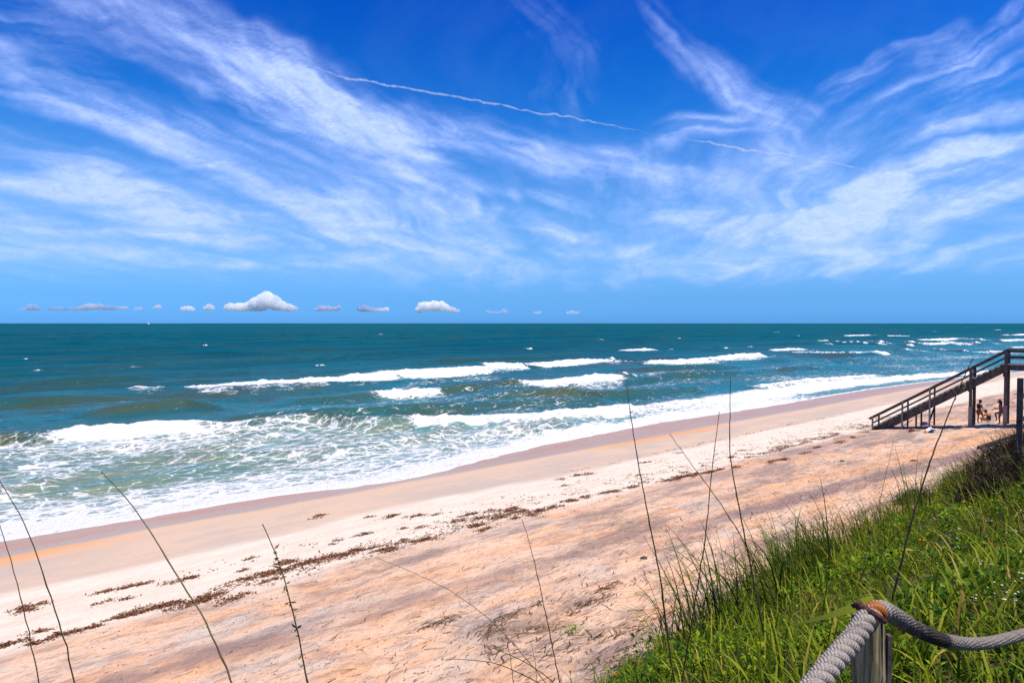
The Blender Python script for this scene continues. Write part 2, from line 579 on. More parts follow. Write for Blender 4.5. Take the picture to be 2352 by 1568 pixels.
M_LEAF = mat_leafy("ground_cover_leaf", [(0.0, (0.012, 0.045, 0.004)), (0.45, (0.075, 0.17, 0.006)), (0.85, (0.30, 0.43, 0.010)), (1.0, (0.40, 0.42, 0.04))], 0.38, 0.45)
M_BRUSH = mat_leafy("dead_brush_twigs", [(0.0, (0.020, 0.014, 0.010)), (0.6, (0.07, 0.05, 0.032)), (0.9, (0.17, 0.13, 0.09)), (1.0, (0.10, 0.16, 0.02))], 0.1, 0.8)
M_SHELL = simple("shell", (0.75, 0.70, 0.62), 0.5, 0.15, 5)

# ------------------------------------------------------------------ GROUND
def spaced(*segs):
    """segs: (end, step) from a start; growth when step is ('g', first, factor)"""
    x = [segs[0]]
    for end, st in segs[1:]:
        if isinstance(st, tuple):
            s = st[0]
            while x[-1] < end:
                x.append(x[-1] + s); s *= st[1]
        else:
            k = max(1, int(round((end - x[-1]) / st)))
            x += list(np.linspace(x[-1], end, k + 1)[1:])
    return np.array(x)


tg = spaced(-6.0, (45, 0.13), (85, 0.30), (25000, (0.5, 1.18)))
tg = np.concatenate([-spaced(6.0, (25000, (0.4, 1.25)))[1:][::-1], tg])
ng = spaced(5.5, (24, 0.10), (44, 0.30), (400, (0.5, 1.35)))
ng = np.concatenate([-spaced(-5.5, (-0.5, 0.25), (9000, (0.5, 1.3)))[1:][::-1], ng])
TT, NN = np.meshgrid(tg, ng)
ZZ = terrain(TT, NN)
ground = link_mesh("sand_beach", np.stack([TT, NN, ZZ], -1).reshape(-1, 3), grid_faces(len(ng), len(tg)), M_SAND, smooth=True)
ground.rotation_euler = (0, 0, AZ)
tag(ground, kind="structure")

# ------------------------------------------------------------------ SEA
EDGE = [(0, 1241), (139, 1220), (243, 1203), (347, 1188), (485, 1163), (624, 1139), (783, 1125), (816, 1122), (908, 1108), (1000, 1090),
        (1067, 1069), (1167, 1042), (1250, 1019), (1350, 999), (1450, 979), (1517, 965), (1567, 959), (1700, 940), (1800, 925), (1900, 907),
        (2000, 891), (2100, 880), (2200, 869), (2300, 862), (2352, 858)]
_ex, _ey = np.array(EDGE, float).T
_et, _en = on_level(_ex, _ey, 0.03)
_o = np.argsort(_et); _et, _en = _et[_o], _en[_o]


def edge_n(t):
    e = np.interp(t, _et, _en)
    return e + (fbm(t * 0.9, t * 0 + 3.3, 3, 21) - 0.5) * 0.5 + (fbm(t * 0.13, t * 0 + 1.3, 2, 23) - 0.5) * 1.2 * sstep(110, 160, t)


# breaking waves: crest points in the photograph, (x, y of the crest), wave height, foam on the front
BREAKERS = [
    dict(p=[(-120, 1003, .65, .3), (0, 1000, .7, .1), (90, 1000, .75, .2), (180, 992, .8, 1.0), (300, 985, .85, 1.0), (420, 978, .85, 1.0), (470, 976, .75, .45),
            (540, 974, .6, .5), (610, 968, .8, .16), (660, 964, .95, .03), (720, 961, 1.0, .0), (800, 966, .9, .0), (850, 965, .8, .02), (900, 961, .75, .15), (960, 958, .5, .75), (1100, 953, .45, .8),
            (1250, 948, .45, .85), (1400, 938, .45, .9)], w=1.0, b=3.2, run=2.6),
    dict(p=[(490, 880, .25, 1.0), (540, 877, .5, 1), (620, 874, .6, 1), (700, 871, .65, 1), (790, 866, .75, 1), (880, 858, .85, 1), (895, 854, .7, .6),
            (960, 852, .8, 1), (1040, 847, .8, 1), (1112, 840, .85, 1), (1118, 842, .7, .5), (1150, 838, .75, 1), (1192, 837, .7, .9), (1215, 838, .5, 0.0)], w=1.1, b=4, run=3.2),
    dict(p=[(1195, 834, .5, .2), (1240, 832, .6, .8), (1300, 829, .85, .8), (1350, 826, .9, 1), (1403, 824, .9, 1), (1412, 825, .6, 0), (1450, 827, .4, 0)], w=1.1, b=4, run=3.0),
    dict(p=[(1180, 876, .4, .2), (1215, 877, .5, 1), (1300, 873, .7, 1), (1380, 866, .85, 1), (1432, 861, .9, 1), (1440, 862, .6, 0), (1470, 864, .3, 0)], w=1.0, b=4, run=2.6),
    dict(p=[(700, 912, .5, 0), (800, 908, .6, 0), (860, 901, .7, .3), (870, 900, .75, 1), (930, 899, .7, 1), (985, 895, .65, .9), (1010, 892, .75, .1), (1100, 883, .75, 0), (1180, 876, .6, 0), (1260, 874, .3, 0)], w=1.2, b=4, run=2.2),
    dict(p=[(1484, 830, .3, .5), (1500, 829, .6, 1), (1560, 829, .7, 1), (1620, 826, .75, 1), (1636, 825, .6, 0.6), (1650, 827, .3, 0)], w=1.2, b=4, run=2.6),
    dict(p=[(1600, 822, .4, .8), (1660, 819, .6, 1), (1700, 815, .7, 1), (1742, 812, .7, 1), (1752, 812, .3, 0)], w=1.2, b=4, run=2.6),
    dict(p=[(290, 890, .3, .8), (320, 889, .5, .9), (355, 888, .4, .7)], w=1.0, b=3, run=1.6),
    dict(p=[(1436, 803, .4, 1), (1485, 801, .5, 1)], w=1.2, b=4, run=2.2),
    dict(p=[(200, 943, .4, 0), (300, 935, .9, 0), (420, 925, 1.0, 0.12), (490, 930, .6, 0), (560, 940, .2, 0)], w=1.5, b=4, run=1.5),
    dict(p=[(520, 950, .2, 0), (640, 948, .6, 0), (760, 945, .85, 0), (900, 938, .9, 0), (1040, 930, .8, 0), (1150, 925, .7, 0), (1350, 915, .7, 0)], w=1.6, b=4, run=1.5),
    dict(p=[(900, 890, .2, 0.3), (960, 872, .4, .2), (1100, 862, .3, .3)], w=1.5, b=3, run=4.0),
    dict(p=[(1270, 900, .3, 0), (1370, 905, .8, 0), (1480, 900, .8, 0), (1600, 888, .6, 0.1)], w=1.5, b=4, run=1.5),
    dict(p=[(1750, 882, .4, .5), (1850, 872, .5, .5), (1960, 864, .5, .7), (2010, 858, .3, .3)], w=1.0, b=3, run=2.0),
    dict(p=[(1780, 801, .3, .9), (1830, 799, .5, 1)], w=1.2, b=4, run=2.2),
    dict(p=[(1840, 780, .4, .9), (1920, 785, .7, .8), (2000, 788, .9, 1), (2090, 790, .9, .8), (2110, 788, .7, .4), (2160, 788, .9, 1), (2245, 786, .9, 1), (2260, 788, .3, 0)], w=1.5, b=5, run=4.0),
    dict(p=[(1830, 806, .2, .6), (1950, 806, .4, .6), (2030, 809, .6, .9), (2082, 802, .7, 1), (2100, 804, .2, 0)], w=1.3, b=4, run=3.5),
    dict(p=[(2115, 778, .5, 1), (2190, 777, .6, 1), (2200, 777, .2, 0)], w=1.5, b=4, run=3.0),
    dict(p=[(2190, 776, .6, .6), (2250, 780, .8, .9), (2300, 781, .8, .9), (2310, 781, .3, 0)], w=1.5, b=4, run=3.5),
    dict(p=[(2300, 780, .6, 1), (2370, 779, .6, 1)], w=1.5, b=4, run=3.0),
    dict(p=[(2320, 768, .6, 1), (2400, 766, .6, 1)], w=1.5, b=5, run=3.5),
    dict(p=[(1950, 769, .4, 1), (1985, 768, .4, 1)], w=1.5, b=5, run=3.5),
    dict(p=[(2040, 770, .4, 1), (2080, 770, .4, .8)], w=1.5, b=5, run=3.0),
    dict(p=[(2330, 796, .4, .8), (2420, 795, .4, .8)], w=1.5, b=5, run=3.0),
    dict(p=[(2140, 800, .4, .5), (2240, 806, .5, .5), (2352, 806, .5, .6)], w=1.5, b=4, run=2.0),
]
for sw_ in ([(60, 850, .2, 0), (180, 846, .55, 0), (330, 838, .6, 0), (430, 836, .2, 0)], [(40, 876, .2, 0), (160, 872, .6, 0), (300, 866, .5, 0), (380, 864, .2, 0)],
            [(980, 826, .2, 0), (1090, 824, .6, 0), (1190, 820, .5, 0), (1260, 818, .2, 0)], [(1460, 868, .3, 0), (1560, 862, .65, 0), (1680, 856, .5, 0), (1760, 850, .2, 0)],
            [(1440, 846, .2, 0), (1520, 845, .6, 0), (1640, 842, .5, 0), (1700, 840, .2, 0)], [(860, 806, .2, 0), (1000, 804, .6, 0), (1180, 800, .6, 0), (1300, 798, .2, 0)],
            [(180, 820, .2, 0), (330, 816, .6, 0), (500, 812, .6, 0), (640, 810, .2, 0)], [(1060, 912, .2, 0), (1160, 908, .6, 0), (1300, 900, .55, 0), (1400, 896, .2, 0)],
            [(0, 915, .3, 0), (120, 912, .5, 0), (230, 905, .4, 0)], [(1700, 850, .3, 0.1), (1800, 846, .5, 0.1), (1900, 842, .4, 0.1)]):
    BREAKERS.append(dict(p=[(q_[0], q_[1], q_[2] * 1.55, q_[3]) for q_ in sw_], w=1.5, b=5.5, run=1.5))
for (cx, cy, cw) in [(110, 768, 7), (1060, 757, 14), (640, 789, 9), (875, 767, 5), (930, 750, 4), (90, 847, 14), (310, 841, 6), (985, 812, 26), (1325, 756, 5), (1655, 757, 7),
                     (1460, 785, 6), (1110, 789, 7), (1725, 793, 8), (1905, 787, 22), (1835, 770, 4), (560, 808, 5), (735, 835, 7), (1215, 800, 9), (1380, 778, 5),
                     (1560, 775, 6), (1785, 762, 5), (2080, 757, 5), (2230, 752, 5), (470, 790, 4), (225, 805, 6), (60, 820, 5), (1540, 800, 7), (1665, 800, 6), (2150, 760, 6), (2290, 757, 6)]:
    BREAKERS.append(dict(p=[(cx - cw * .6, cy, .2, .55), (cx, cy - .3, .3, .8), (cx + cw * .6, cy, .2, .55)], w=0.9, b=2.4, run=1.0))

ts = spaced(0.0, (95, 0.42), (260, 0.85), (620, 1.8), (26000, (3.0, 1.10)))
ts = np.concatenate([-spaced(0.0, (14, 0.6), (26000, (1.0, 1.22)))[1:][::-1], ts])
os_ = spaced(0.0, (8, 0.16), (34, 0.24), (100, 0.42), (260, 1.0), (600, 2.6), (28000, (4.0, 1.085)))
TS, OS = np.meshgrid(ts, os_)
NE = edge_n(TS)
NS = NE + OS
# lateral swell with wandering crests, growing out of the shallows
ph = (fbm(TS * 0.018, NS * 0.03, 3, 31) - 0.5) * 16
sw = (1 - 2 * np.abs(np.sin(NS * math.pi / 14.5 + ph * .5)) ** 0.8) * 0.7 + np.sin(NS * 2 * math.pi / 21.0 + ph * 0.8 + TS * 0.02 + 1.0) * 0.6
amp = 0.62 * fbm(TS * 0.03, NS * 0.05, 2, 37) * sstep(10, 40, OS) * 1.5
Z = sw * amp
Z += (fbm(TS * 0.28, NS * 0.62, 3, 41) - 0.5) * 0.32 * sstep(3, 22, OS)
Z += (fbm(TS * 0.9, NS * 1.7, 2, 43) - 0.5) * 0.12 * sstep(1, 6, OS) * sstep(300, 120, OS)
FO = np.zeros_like(Z)
lump = fbm(TS * 0.9, NS * 1.2, 3, 51)
lump2 = fbm(TS * 0.35, NS * 0.3, 3, 53)
for ib, B in enumerate(BREAKERS):
    px, py, aa, ff = np.array(B['p'], float).T
    ct, cn = on_level(px, py, 0.45)
    o = np.argsort(ct); ct, cn, aa, ff = ct[o], cn[o], aa[o], ff[o]
    pad = max(1.5, 0.12 * (ct[-1] - ct[0])) if len(ct) > 3 else max(1.0, 0.5 * (ct[-1] - ct[0]))
    lo, hi = ct[0] - pad, ct[-1] + pad
    cols = np.where((ts > lo) & (ts < hi))[0]
    if len(cols) < 2:
        cols = np.arange(max(0, np.searchsorted(ts, ct.mean()) - 1), np.searchsorted(ts, ct.mean()) + 1)
    sl = slice(cols[0], cols[-1] + 1)
    tt = TS[:, sl]
    n0 = np.interp(tt, ct, cn) + (fbm(tt * 0.35, tt * 0 + ib * 3.1, 4, 61, 0.6) - 0.5) * 1.5
    a = np.interp(tt, ct, aa); f = np.interp(tt, ct, ff)
    endf = sstep(lo, ct[0], tt) * sstep(hi, ct[-1], tt) if len(ct) > 3 else np.clip(1.2 - np.abs((tt - ct.mean()) / (hi - lo) * 2), 0, 1)
    a = a * endf; f = f * sstep(0.15, 0.75, endf)
    s = NS[:, sl] - n0
    run = B['run'] * (0.35 + 1.3 * fbm(tt * 0.8, NS[:, sl] * 0.5, 3, 67 + ib))
    prof = np.where(s > 0, np.exp(-(s / B['b']) ** 2), np.exp(-(s / B['w']) ** 2))
    Z[:, sl] = Z[:, sl] * (1 - 0.6 * prof * endf) + a * prof
    fr = sstep(-run, -run * 0.55, s) * sstep(0.55, 0.05, s)
    dense = f * fr
    Z[:, sl] += dense * ((lump[:, sl] - 0.42) * 0.62 + 0.04)
    trail = f * 0.46 * sstep(-run * 4.5, -run * 0.6, s) * sstep(0.0, -0.3, s) + f * 0.40 * sstep(5.5, 0.2, s) * (s > 0)
    FO[:, sl] = np.maximum(FO[:, sl], np.maximum(dense * 1.15, trail))
# wash in front of the shore break
b0 = np.array(BREAKERS[0]['p'], float)
bt, bn = on_level(b0[:, 0], b0[:, 1], 0.45)
o = np.argsort(bt); bt, bn = bt[o], bn[o]
o1 = np.maximum(np.interp(TS, bt, bn) - NE, 6.0)
rel = OS / o1
right = sstep(38, 58, TS)
wash = np.where(rel < 1.05, 0.50 + 0.13 * (1 - np.clip(rel, 0, 1)) - 0.15 * np.sin(np.clip(rel, 0, 1) * math.pi), 0.0) * sstep(1.06, 0.95, rel)
wash = wash * (0.72 + 0.85 * (fbm(TS * 0.09, NS * 0.17, 3, 71) - 0.3))
bore = np.where(rel < 1.0, sstep(0.15, 0.35, rel) * sstep(1.0, 0.8, rel), 0) * (1 - right)
Z += bore * (1 - 2 * np.abs(np.sin(OS * math.pi / 6.2 + (fbm(TS * 0.07, OS * 0.1, 3, 75) - .5) * 9)) ** 0.7) * 0.26 * (0.4 + 1.2 * fbm(TS * .06, NS * .1, 2, 76))
film_r = sstep(66, 84, TS)
lip = sstep(5.2, 1.2, OS + (lump2 - 0.5) * 3.0) * 0.85 * (1 - film_r * sstep(3.6, 2.2, OS + (lump2 - .5) * 2) * sstep(0.15, 0.5, OS))
band_w = 8.0 + 2.0 * (lump2 - 0.5) - 2.5 * sstep(95, 150, TS)
band = right * sstep(band_w + 3.5, band_w - 2.5, OS) * (0.70 + 0.28 * sstep(52, 78, TS)) * (0.85 + 0.5 * (fbm(TS * .12, NS * .35, 3, 78) - .35)) * (1.0 - 0.78 * film_r * sstep(3.6, 2.2, OS + (lump2 - .5) * 2) * sstep(0.15, 0.5, OS))
outer = 0.27 * sstep(75, 20, OS) * fbm(TS * 0.06, NS * 0.16, 4, 73) * 1.6 * sstep(3, 9, OS)
gap = np.exp(-((TS - 43.5) / 7.0) ** 2 / 2) * sstep(0.62, 0.82, rel)
wash = wash * (1 - 0.75 * gap)
FO = np.maximum(FO, np.maximum(np.maximum(wash * (1 - right), lip), np.maximum(band, outer)))
roll = right * np.exp(-((OS - band_w * 0.8) / 1.6) ** 2)
Z += roll * (0.30 + 0.35 * (lump - 0.5))
Z += sstep(0.3, 0.9, FO) * sstep(0.4, 3, OS) * (lump - 0.45) * 0.16
# thin sheet running up the sand
film = sstep(3.2, 0.0, OS)
ground_z = terrain(TS, NS)
Z = np.maximum(Z * sstep(0.0, 2.5, OS), np.where(OS < 8, ground_z + 0.02 + 0.05 * sstep(0, 0.6, OS), -9))
lipf = sstep(0.0, 1.4, OS)
Z = (ground_z - 0.006 + 0.05 * sstep(0, 0.35, OS)) * (1 - lipf) + Z * lipf
SH = np.exp(-OS / 60.0) * 0.75 + 0.35 * np.where(rel < 1.05, sstep(1.05, 0.9, rel), 0) * (1 - right) + 0.25 * sstep(14, 4, OS)
sea = link_mesh("sea", np.stack([TS, NS, Z], -1).reshape(-1, 3), grid_faces(len(os_), len(ts)), M_SEA, smooth=True,
                attrs={"foam": np.clip(FO, 0, 1), "shallow": np.clip(SH, 0, 1)})
sea.rotation_euler = (0, 0, AZ)
tag(sea, kind="structure")

# ------------------------------------------------------------------ SKY: cirrus sheet high overhead
# streaks: polyline in the photograph's frame, half width (px), strength
STREAKS = [
    ([(-60, 60), (150, 40), (320, 50), (480, 130)], 70, .42),
    ([(180, 0), (330, 60), (470, 130), (600, 215), (760, 290), (900, 345)], 62, .60),
    ([(330, 10), (480, 90), (640, 170), (740, 215)], 55, .45),
    ([(560, 130), (700, 205), (850, 290), (1000, 340)], 55, .50),
    ([(700, 280), (820, 320), (960, 345), (1080, 330)], 50, .50),
    ([(960, 250), (1100, 290), (1220, 345), (1320, 385)], 34, .38),
    ([(-40, 110), (100, 165), (260, 235), (420, 300), (560, 360)], 38, .58),
    ([(60, 190), (220, 250), (400, 325)], 40, .35),
    ([(420, 290), (560, 345), (680, 410), (780, 460)], 34, .62),
    ([(-40, 200), (120, 250), (300, 300), (420, 345)], 30, .30),
    ([(-40, 330), (180, 360), (400, 385), (640, 425), (900, 470)], 36, .35),
    ([(-40, 420), (150, 415), (340, 430), (560, 480), (760, 520)], 42, .50),
    ([(100, 400), (300, 420), (560, 440), (820, 480), (1050, 495)], 24, .42),
    ([(200, 470), (420, 495), (650, 520), (900, 540), (1150, 560)], 30, .52),
    ([(820, 390), (900, 430), (960, 470), (1060, 492)], 30, .50),
    ([(900, 395), (1000, 410), (1050, 455), (1080, 490)], 22, .40),
    ([(-40, 520), (200, 525), (450, 548), (700, 570), (1000, 590)], 22, .40),
    ([(-40, 570), (220, 585), (520, 600), (850, 615), (1150, 632)], 16, .32),
    ([(700, 545), (900, 560), (1060, 580), (1200, 575)], 18, .40),
    ([(1040, 510), (1180, 520), (1330, 540), (1400, 555)], 24, .38),
    ([(1260, 575), (1400, 572), (1500, 580)], 14, .36),
    ([(1050, 410), (1130, 430), (1180, 460), (1140, 490)], 26, .30),
    ([(1220, 450), (1300, 470), (1350, 485)], 18, .30),
    ([(1340, 360), (1420, 370), (1520, 400), (1620, 425)], 26, .42),
    ([(1390, 400), (1480, 385), (1560, 395), (1700, 430)], 20, .32),
    ([(1490, -20), (1530, 60), (1570, 150), (1660, 195)], 32, .16),
    ([(1600, 130), (1700, 215), (1760, 250), (1830, 300)], 40, .24),
    ([(1500, 330), (1580, 300), (1680, 280), (1780, 290)], 24, .35),
    ([(1700, 210), (1800, 270), (1900, 310)], 34, .24),
    ([(1760, 350), (1880, 385), (1980, 430), (2080, 455)], 34, .46),
    ([(1780, 430), (1950, 450), (2100, 425), (2250, 395), (2400, 370)], 56, .72),
    ([(2000, 440), (2150, 450), (2300, 415), (2420, 400)], 34, .48),
    ([(2120, 375), (2260, 350), (2420, 345)], 34, .55),
    ([(1500, 500), (1650, 510), (1800, 500), (2000, 490), (2400, 440)], 36, .52),
    ([(1560, 540), (1800, 540), (2050, 520), (2400, 480)], 26, .38),
    ([(1450, 600), (1750, 590), (2000, 570), (2400, 545)], 26, .34),
    ([(1200, 640), (1600, 630), (2000, 610), (2400, 580)], 22, .26),
    ([(2400, 20), (2280, 80), (2150, 150), (2040, 210), (1930, 260)], 36, .42),
    ([(2400, 100), (2250, 170), (2120, 240), (1980, 290)], 34, .28),
    ([(2200, 60), (2080, 110), (1990, 170), (1880, 220)], 20, .22),
    ([(2400, 240), (2250, 270), (2100, 300), (1980, 320)], 26, .30),
    ([(2060, 255), (2130, 290), (2000, 340), (1880, 350)], 24, .24),
    ([(1230, 0), (1290, 60), (1330, 140)], 60, .12),
    ([(1250, 180), (1320, 240), (1280, 300)], 40, .10),
    ([(640, 430), (800, 470), (1000, 500)], 40, .30),
]
az_f = np.radians(np.arange(-44, 44.01, 0.14))
az_b = np.radians(np.concatenate([np.arange(44.8, 52, 0.8), np.arange(54, 306.1, 4.0), np.arange(308, 315.9, 0.8)]))
az_all = np.concatenate([az_f, az_b, [az_f[0] + 2 * math.pi]])
el = np.radians(np.concatenate([np.arange(1.4, 34.0, 0.14), np.arange(35, 90.1, 2.5)]))
AZG, ELG = np.meshgrid(az_all, el)
dx, dy, dz = np.sin(AZG) * np.cos(ELG), np.cos(AZG) * np.cos(ELG), np.sin(ELG)
# frame coordinates of the direction (only for those ahead)
fy = dy * CP - dz * SP
uy = dy * SP + dz * CP
ahead = fy > 0.25
fys = np.where(ahead, fy, 1)
PX = np.where(ahead, 1176 + 1568 * dx / fys, -1e5)
PY = np.where(ahead, 784 - 1568 * uy / fys, -1e5)
dens = np.zeros_like(AZG)
qx, qy = dx / (dz + 0.10), dy / (dz + 0.10)                    # position on a flat cloud deck
ang = math.radians(12)
rx, ry = qx * math.cos(ang) - qy * math.sin(ang), qx * math.sin(ang) + qy * math.cos(ang)
wpx = (fbm(qx * 0.9, qy * 0.9, 3, 81) - 0.5); wpy = (fbm(qx * 0.9 + 9, qy * 0.9, 3, 83) - 0.5)
wx = PX + (fbm(PX / 170, PY / 120, 4, 82) - 0.5) * 90
wy = PY + (fbm(PX / 170, PY / 120, 4, 84) - 0.5) * 62
for pts, hw, st in STREAKS:
    pts = np.array(pts, float)
    best = np.full(AZG.shape, 1e9); along = np.zeros(AZG.shape); L = 0
    seg = np.linalg.norm(np.diff(pts, axis=0), axis=1); tot = seg.sum()
    for i in range(len(pts) - 1):
        a, b = pts[i], pts[i + 1]
        d = (b - a) / seg[i]
        s = np.clip((wx - a[0]) * d[0] + (wy - a[1]) * d[1], 0, seg[i])
        dist = np.hypot(wx - a[0] - d[0] * s, wy - a[1] - d[1] * s)
        m = dist < best
        best = np.where(m, dist, best); along = np.where(m, (L + s) / tot, along)
        L += seg[i]
    # fibres that run along the streak
    ang_s = math.atan2(pts[-1][1] - pts[0][1], pts[-1][0] - pts[0][0])
    fa = wx * math.cos(ang_s) + wy * math.sin(ang_s); fb = -wx * math.sin(ang_s) + wy * math.cos(ang_s)
    fib = fbm(fa / 240, fb / 20, 5, 91, 0.6)
    taper = sstep(-0.05, 0.25, along) * sstep(1.05, 0.75, along)
    v = np.exp(-(best / hw) ** 2) * st * (0.35 + 1.3 * sstep(0.25, 0.75, fib)) * (0.45 + 0.55 * taper)
    dens = 1 - (1 - dens) * (1 - np.clip(v, 0, 0.95))
veil = fbm(rx * 2.2 + wpx * 2.0, ry * 0.55 + wpy * 2.0, 6, 101, 0.62)
veil2 = fbm(rx * 5.0 + wpx * 3.0, ry * 0.9 + wpy * 3.0, 5, 103, 0.6)
gen = sstep(0.48, 0.78, veil) * 0.5 * (0.4 + 1.2 * veil2)
inframe = sstep(-500, -60, PX) * sstep(2850, 2420, PX) * sstep(-260, -40, PY) * ahead
low = sstep(6.0, 10.0, np.degrees(ELG)) * 0.0
dens = np.clip((dens * (0.30 + 1.35 * sstep(0.2, 0.8, veil2)) - 0.03) * 1.0, 0, 1) * inframe + gen * (0.55 - 0.51 * inframe)
eld = np.degrees(ELG)
dens = 1 - (1 - dens) * (1 - sstep(1.6, 5.0, eld) * sstep(17.0, 10.0, eld) * (0.10 + 0.46 * sstep(0.35, 0.75, veil) * veil2 * 1.4) * (0.75 + 0.25 * inframe))
dens *= sstep(1.0, 4.6, np.degrees(ELG) + 1.2 * (veil2 - 0.5))
sd = np.array(SUN_DIR)
dens *= sstep(math.cos(math.radians(6)), math.cos(math.radians(14)), dx * sd[0] + dy * sd[1] + dz * sd[2])
RAD = 5200.0 / (dz + 0.10)
sky = link_mesh("sky", np.stack([dx * RAD, dy * RAD, dz * RAD], -1).reshape(-1, 3), grid_faces(len(el), len(az_all)), M_CIRRUS, smooth=True,
                attrs={"cover": np.clip(dens, 0, 0.92)})
tag(sky, kind="structure")

# ------------------------------------------------------------------ contrail and the far cumulus
def beyond(px, py, D):
    """a point D metres off along a sight line (sky things)"""
    u, v = ray(px, py)
    d = np.array((float(u), 1.0, float(v)))
    return np.array((0, 0, H)) + d / np.linalg.norm(d) * D


M_TRAIL = mat_volume("contrail_ice", 0.020)
trail_pts = np.array([(640, 132), (700, 150), (750, 165), (800, 180), (850, 190), (900, 197), (950, 207), (1000, 215), (1050, 224), (1100, 232), (1150, 242), (1200, 252),
                      (1250, 263), (1310, 268), (1360, 282), (1420, 291), (1500, 308), (1560, 317), (1620, 325), (1680, 338), (1740, 350), (1800, 355), (1870, 369),
                      (1930, 378), (1990, 389), (2030, 394)], float)
u_ = np.linspace(0, 1, 300)
sl_ = np.concatenate([[0], np.cumsum(np.linalg.norm(np.diff(trail_pts, axis=0), axis=1))]); sl_ /= sl_[-1]
tx_ = np.interp(u_, sl_, trail_pts[:, 0]); ty_ = np.interp(u_, sl_, trail_pts[:, 1])
ty_ = ty_ + (fbm(u_ * 70, u_ * 0, 3, 5) - 0.5) * 8
P = np.array([beyond(a, b, 9500.0 + 2500 * c) for a, b, c in zip(tx_, ty_, u_)])
thin = np.interp(tx_, [640, 720, 800, 1000, 1250, 1330, 1420, 1500, 1580, 1640, 1800, 1850, 1930, 2030], [.2, .6, 1.2, 1.2, 1.0, 1.1, .6, .25, .35, 1.3, 1.5, .4, 1.2, .2])
R = (2.0 + 13.0 * thin) * (0.45 + 0.9 * fbm(u_ * 130, u_ * 0 + 2, 3, 15))
V, F = tube(P, R, 8)
tag(link_mesh("contrail", V, F, M_TRAIL, smooth=True), "thin wavering white contrail slanting down across the deep blue sky", "contrail")

M_CUMULUS = mat_volume("cumulus_vapour", 0.013, aniso=0.0)
M_CUMULUS_THIN = mat_volume("thin_cumulus_vapour", 0.013)
M_CUMULUS_FAINT = mat_volume("faint_cumulus_vapour", 0.004)



def cumulus(label, x0, x1, ybase, lobes, D=16000.0, soft=1.0):
    """lobes: (px, py of the centre, radius px)"""
    bm = bmesh.new()
    px_m = D / 1568.0
    base = beyond((x0 + x1) / 2, ybase, D)
    r_ = random.Random(hash(label) % 999 if False else int(x0 * 7 + ybase))
    balls = []
    full = []
    for A, B in zip(lobes[:-1], lobes[1:]):
        full.append(A)
        for q in (0.33, 0.67):
            full.append((A[0] * (1 - q) + B[0] * q, A[1] * (1 - q) + B[1] * q + 1, (A[2] * (1 - q) + B[2] * q) * 0.92))
    full.append(lobes[-1])
    for (cx, cy, r) in full:
        balls.append((cx, cy, r, 0.0))
        for _ in range(3):
            a = r_.uniform(0, 2 * math.pi); q = r * r_.uniform(0.7, 1.05)
            yy = cy - abs(math.sin(a)) * q * 0.75 if r_.random() < 0.8 else cy
            balls.append((cx + math.cos(a) * q, min(yy, ybase - 1), r * r_.uniform(0.28, 0.5), r_.uniform(-1, 1) * r))
    for (cx, cy, r, dep) in balls:
        c = beyond(cx, cy, D + dep * px_m)
        m = Matrix.Translation(Vector(c - base)) @ Matrix.Diagonal((r * px_m, r * px_m * 2.4, r * px_m * 0.88, 1))
        bmesh.ops.create_icosphere(bm, subdivisions=2, radius=1.0, matrix=m)
    zb = 0.0
    for v in bm.verts:
        if v.co.z < zb:
            v.co.z = zb - (zb - v.co.z) * 0.12
    me = bpy.data.meshes.new("cloud_lump")
    bm.to_mesh(me); bm.free()
    ob = bpy.data.objects.new("cumulus_cloud", me)
    COL.objects.link(ob)
    md = ob.modifiers.new("merge", 'REMESH')
    md.mode = 'VOXEL'
    md.voxel_size = max(px_m * 1.1, (x1 - x0) * px_m / 130)
    sm = ob.modifiers.new("soften", 'SMOOTH')
    sm.factor = 0.5
    sm.iterations = 2
    dg = bpy.context.evaluated_depsgraph_get()
    new = bpy.data.meshes.new_from_object(ob.evaluated_get(dg))
    ob.modifiers.clear()
    ob.data = new
    new.materials.clear(); new.materials.append(M_CUMULUS if x1 - x0 > 100 and ybase > 713.5 else (M_CUMULUS_THIN if D < 20000 else M_CUMULUS_FAINT))
    new.polygons.foreach_set("use_smooth", np.ones(len(new.polygons), dtype=bool))
    ob.location = base
    tag(ob, label, "cloud", "low cumulus clouds over the horizon")
    return ob


cumulus("largest white cumulus cloud, with one tall rounded tower, over the sea horizon", 508, 684, 714,
        [(528, 706, 10), (550, 706, 12), (575, 704, 13), (596, 698, 19), (612, 690, 19), (614, 680, 12), (628, 696, 17), (646, 703, 13), (664, 706, 10), (678, 709, 6)])
cumulus("second largest cumulus cloud, flat topped with a horn at its left end", 950, 1056, 718,
        [(962, 711, 9), (968, 700, 7), (980, 704, 13), (998, 703, 14), (1014, 702, 12), (1022, 706, 10), (1040, 712, 8), (1052, 714, 5)])
cumulus("long low ragged cloud bank left of the sailboat", 105, 296, 713,
        [(118, 710, 5), (140, 709, 5), (165, 710, 4), (190, 707, 6), (208, 704, 8), (226, 704, 7), (246, 706, 6), (266, 707, 5), (286, 707, 5)])
cumulus("small hooked cloud at the far left end of the cloud row", 44, 96, 713, [(52, 711, 4), (66, 710, 5), (74, 704, 6), (84, 709, 5), (94, 711, 3)])
cumulus("tiny cloud puff directly above the white sailboat", 352, 370, 711, [(357, 707, 4), (364, 704, 5)])
cumulus("tiny faint cloud wisp between the long cloud bank and the sailboat", 306, 328, 712, [(312, 709, 3), (322, 708, 3.5)])
cumulus("small oval cloud second left of the largest cloud", 416, 447, 714, [(423, 709, 6), (434, 708, 6.5), (442, 710, 5)])
cumulus("small round cloud immediately left of the largest cloud", 468, 492, 713, [(474, 708, 6), (482, 705, 7), (488, 709, 4)])
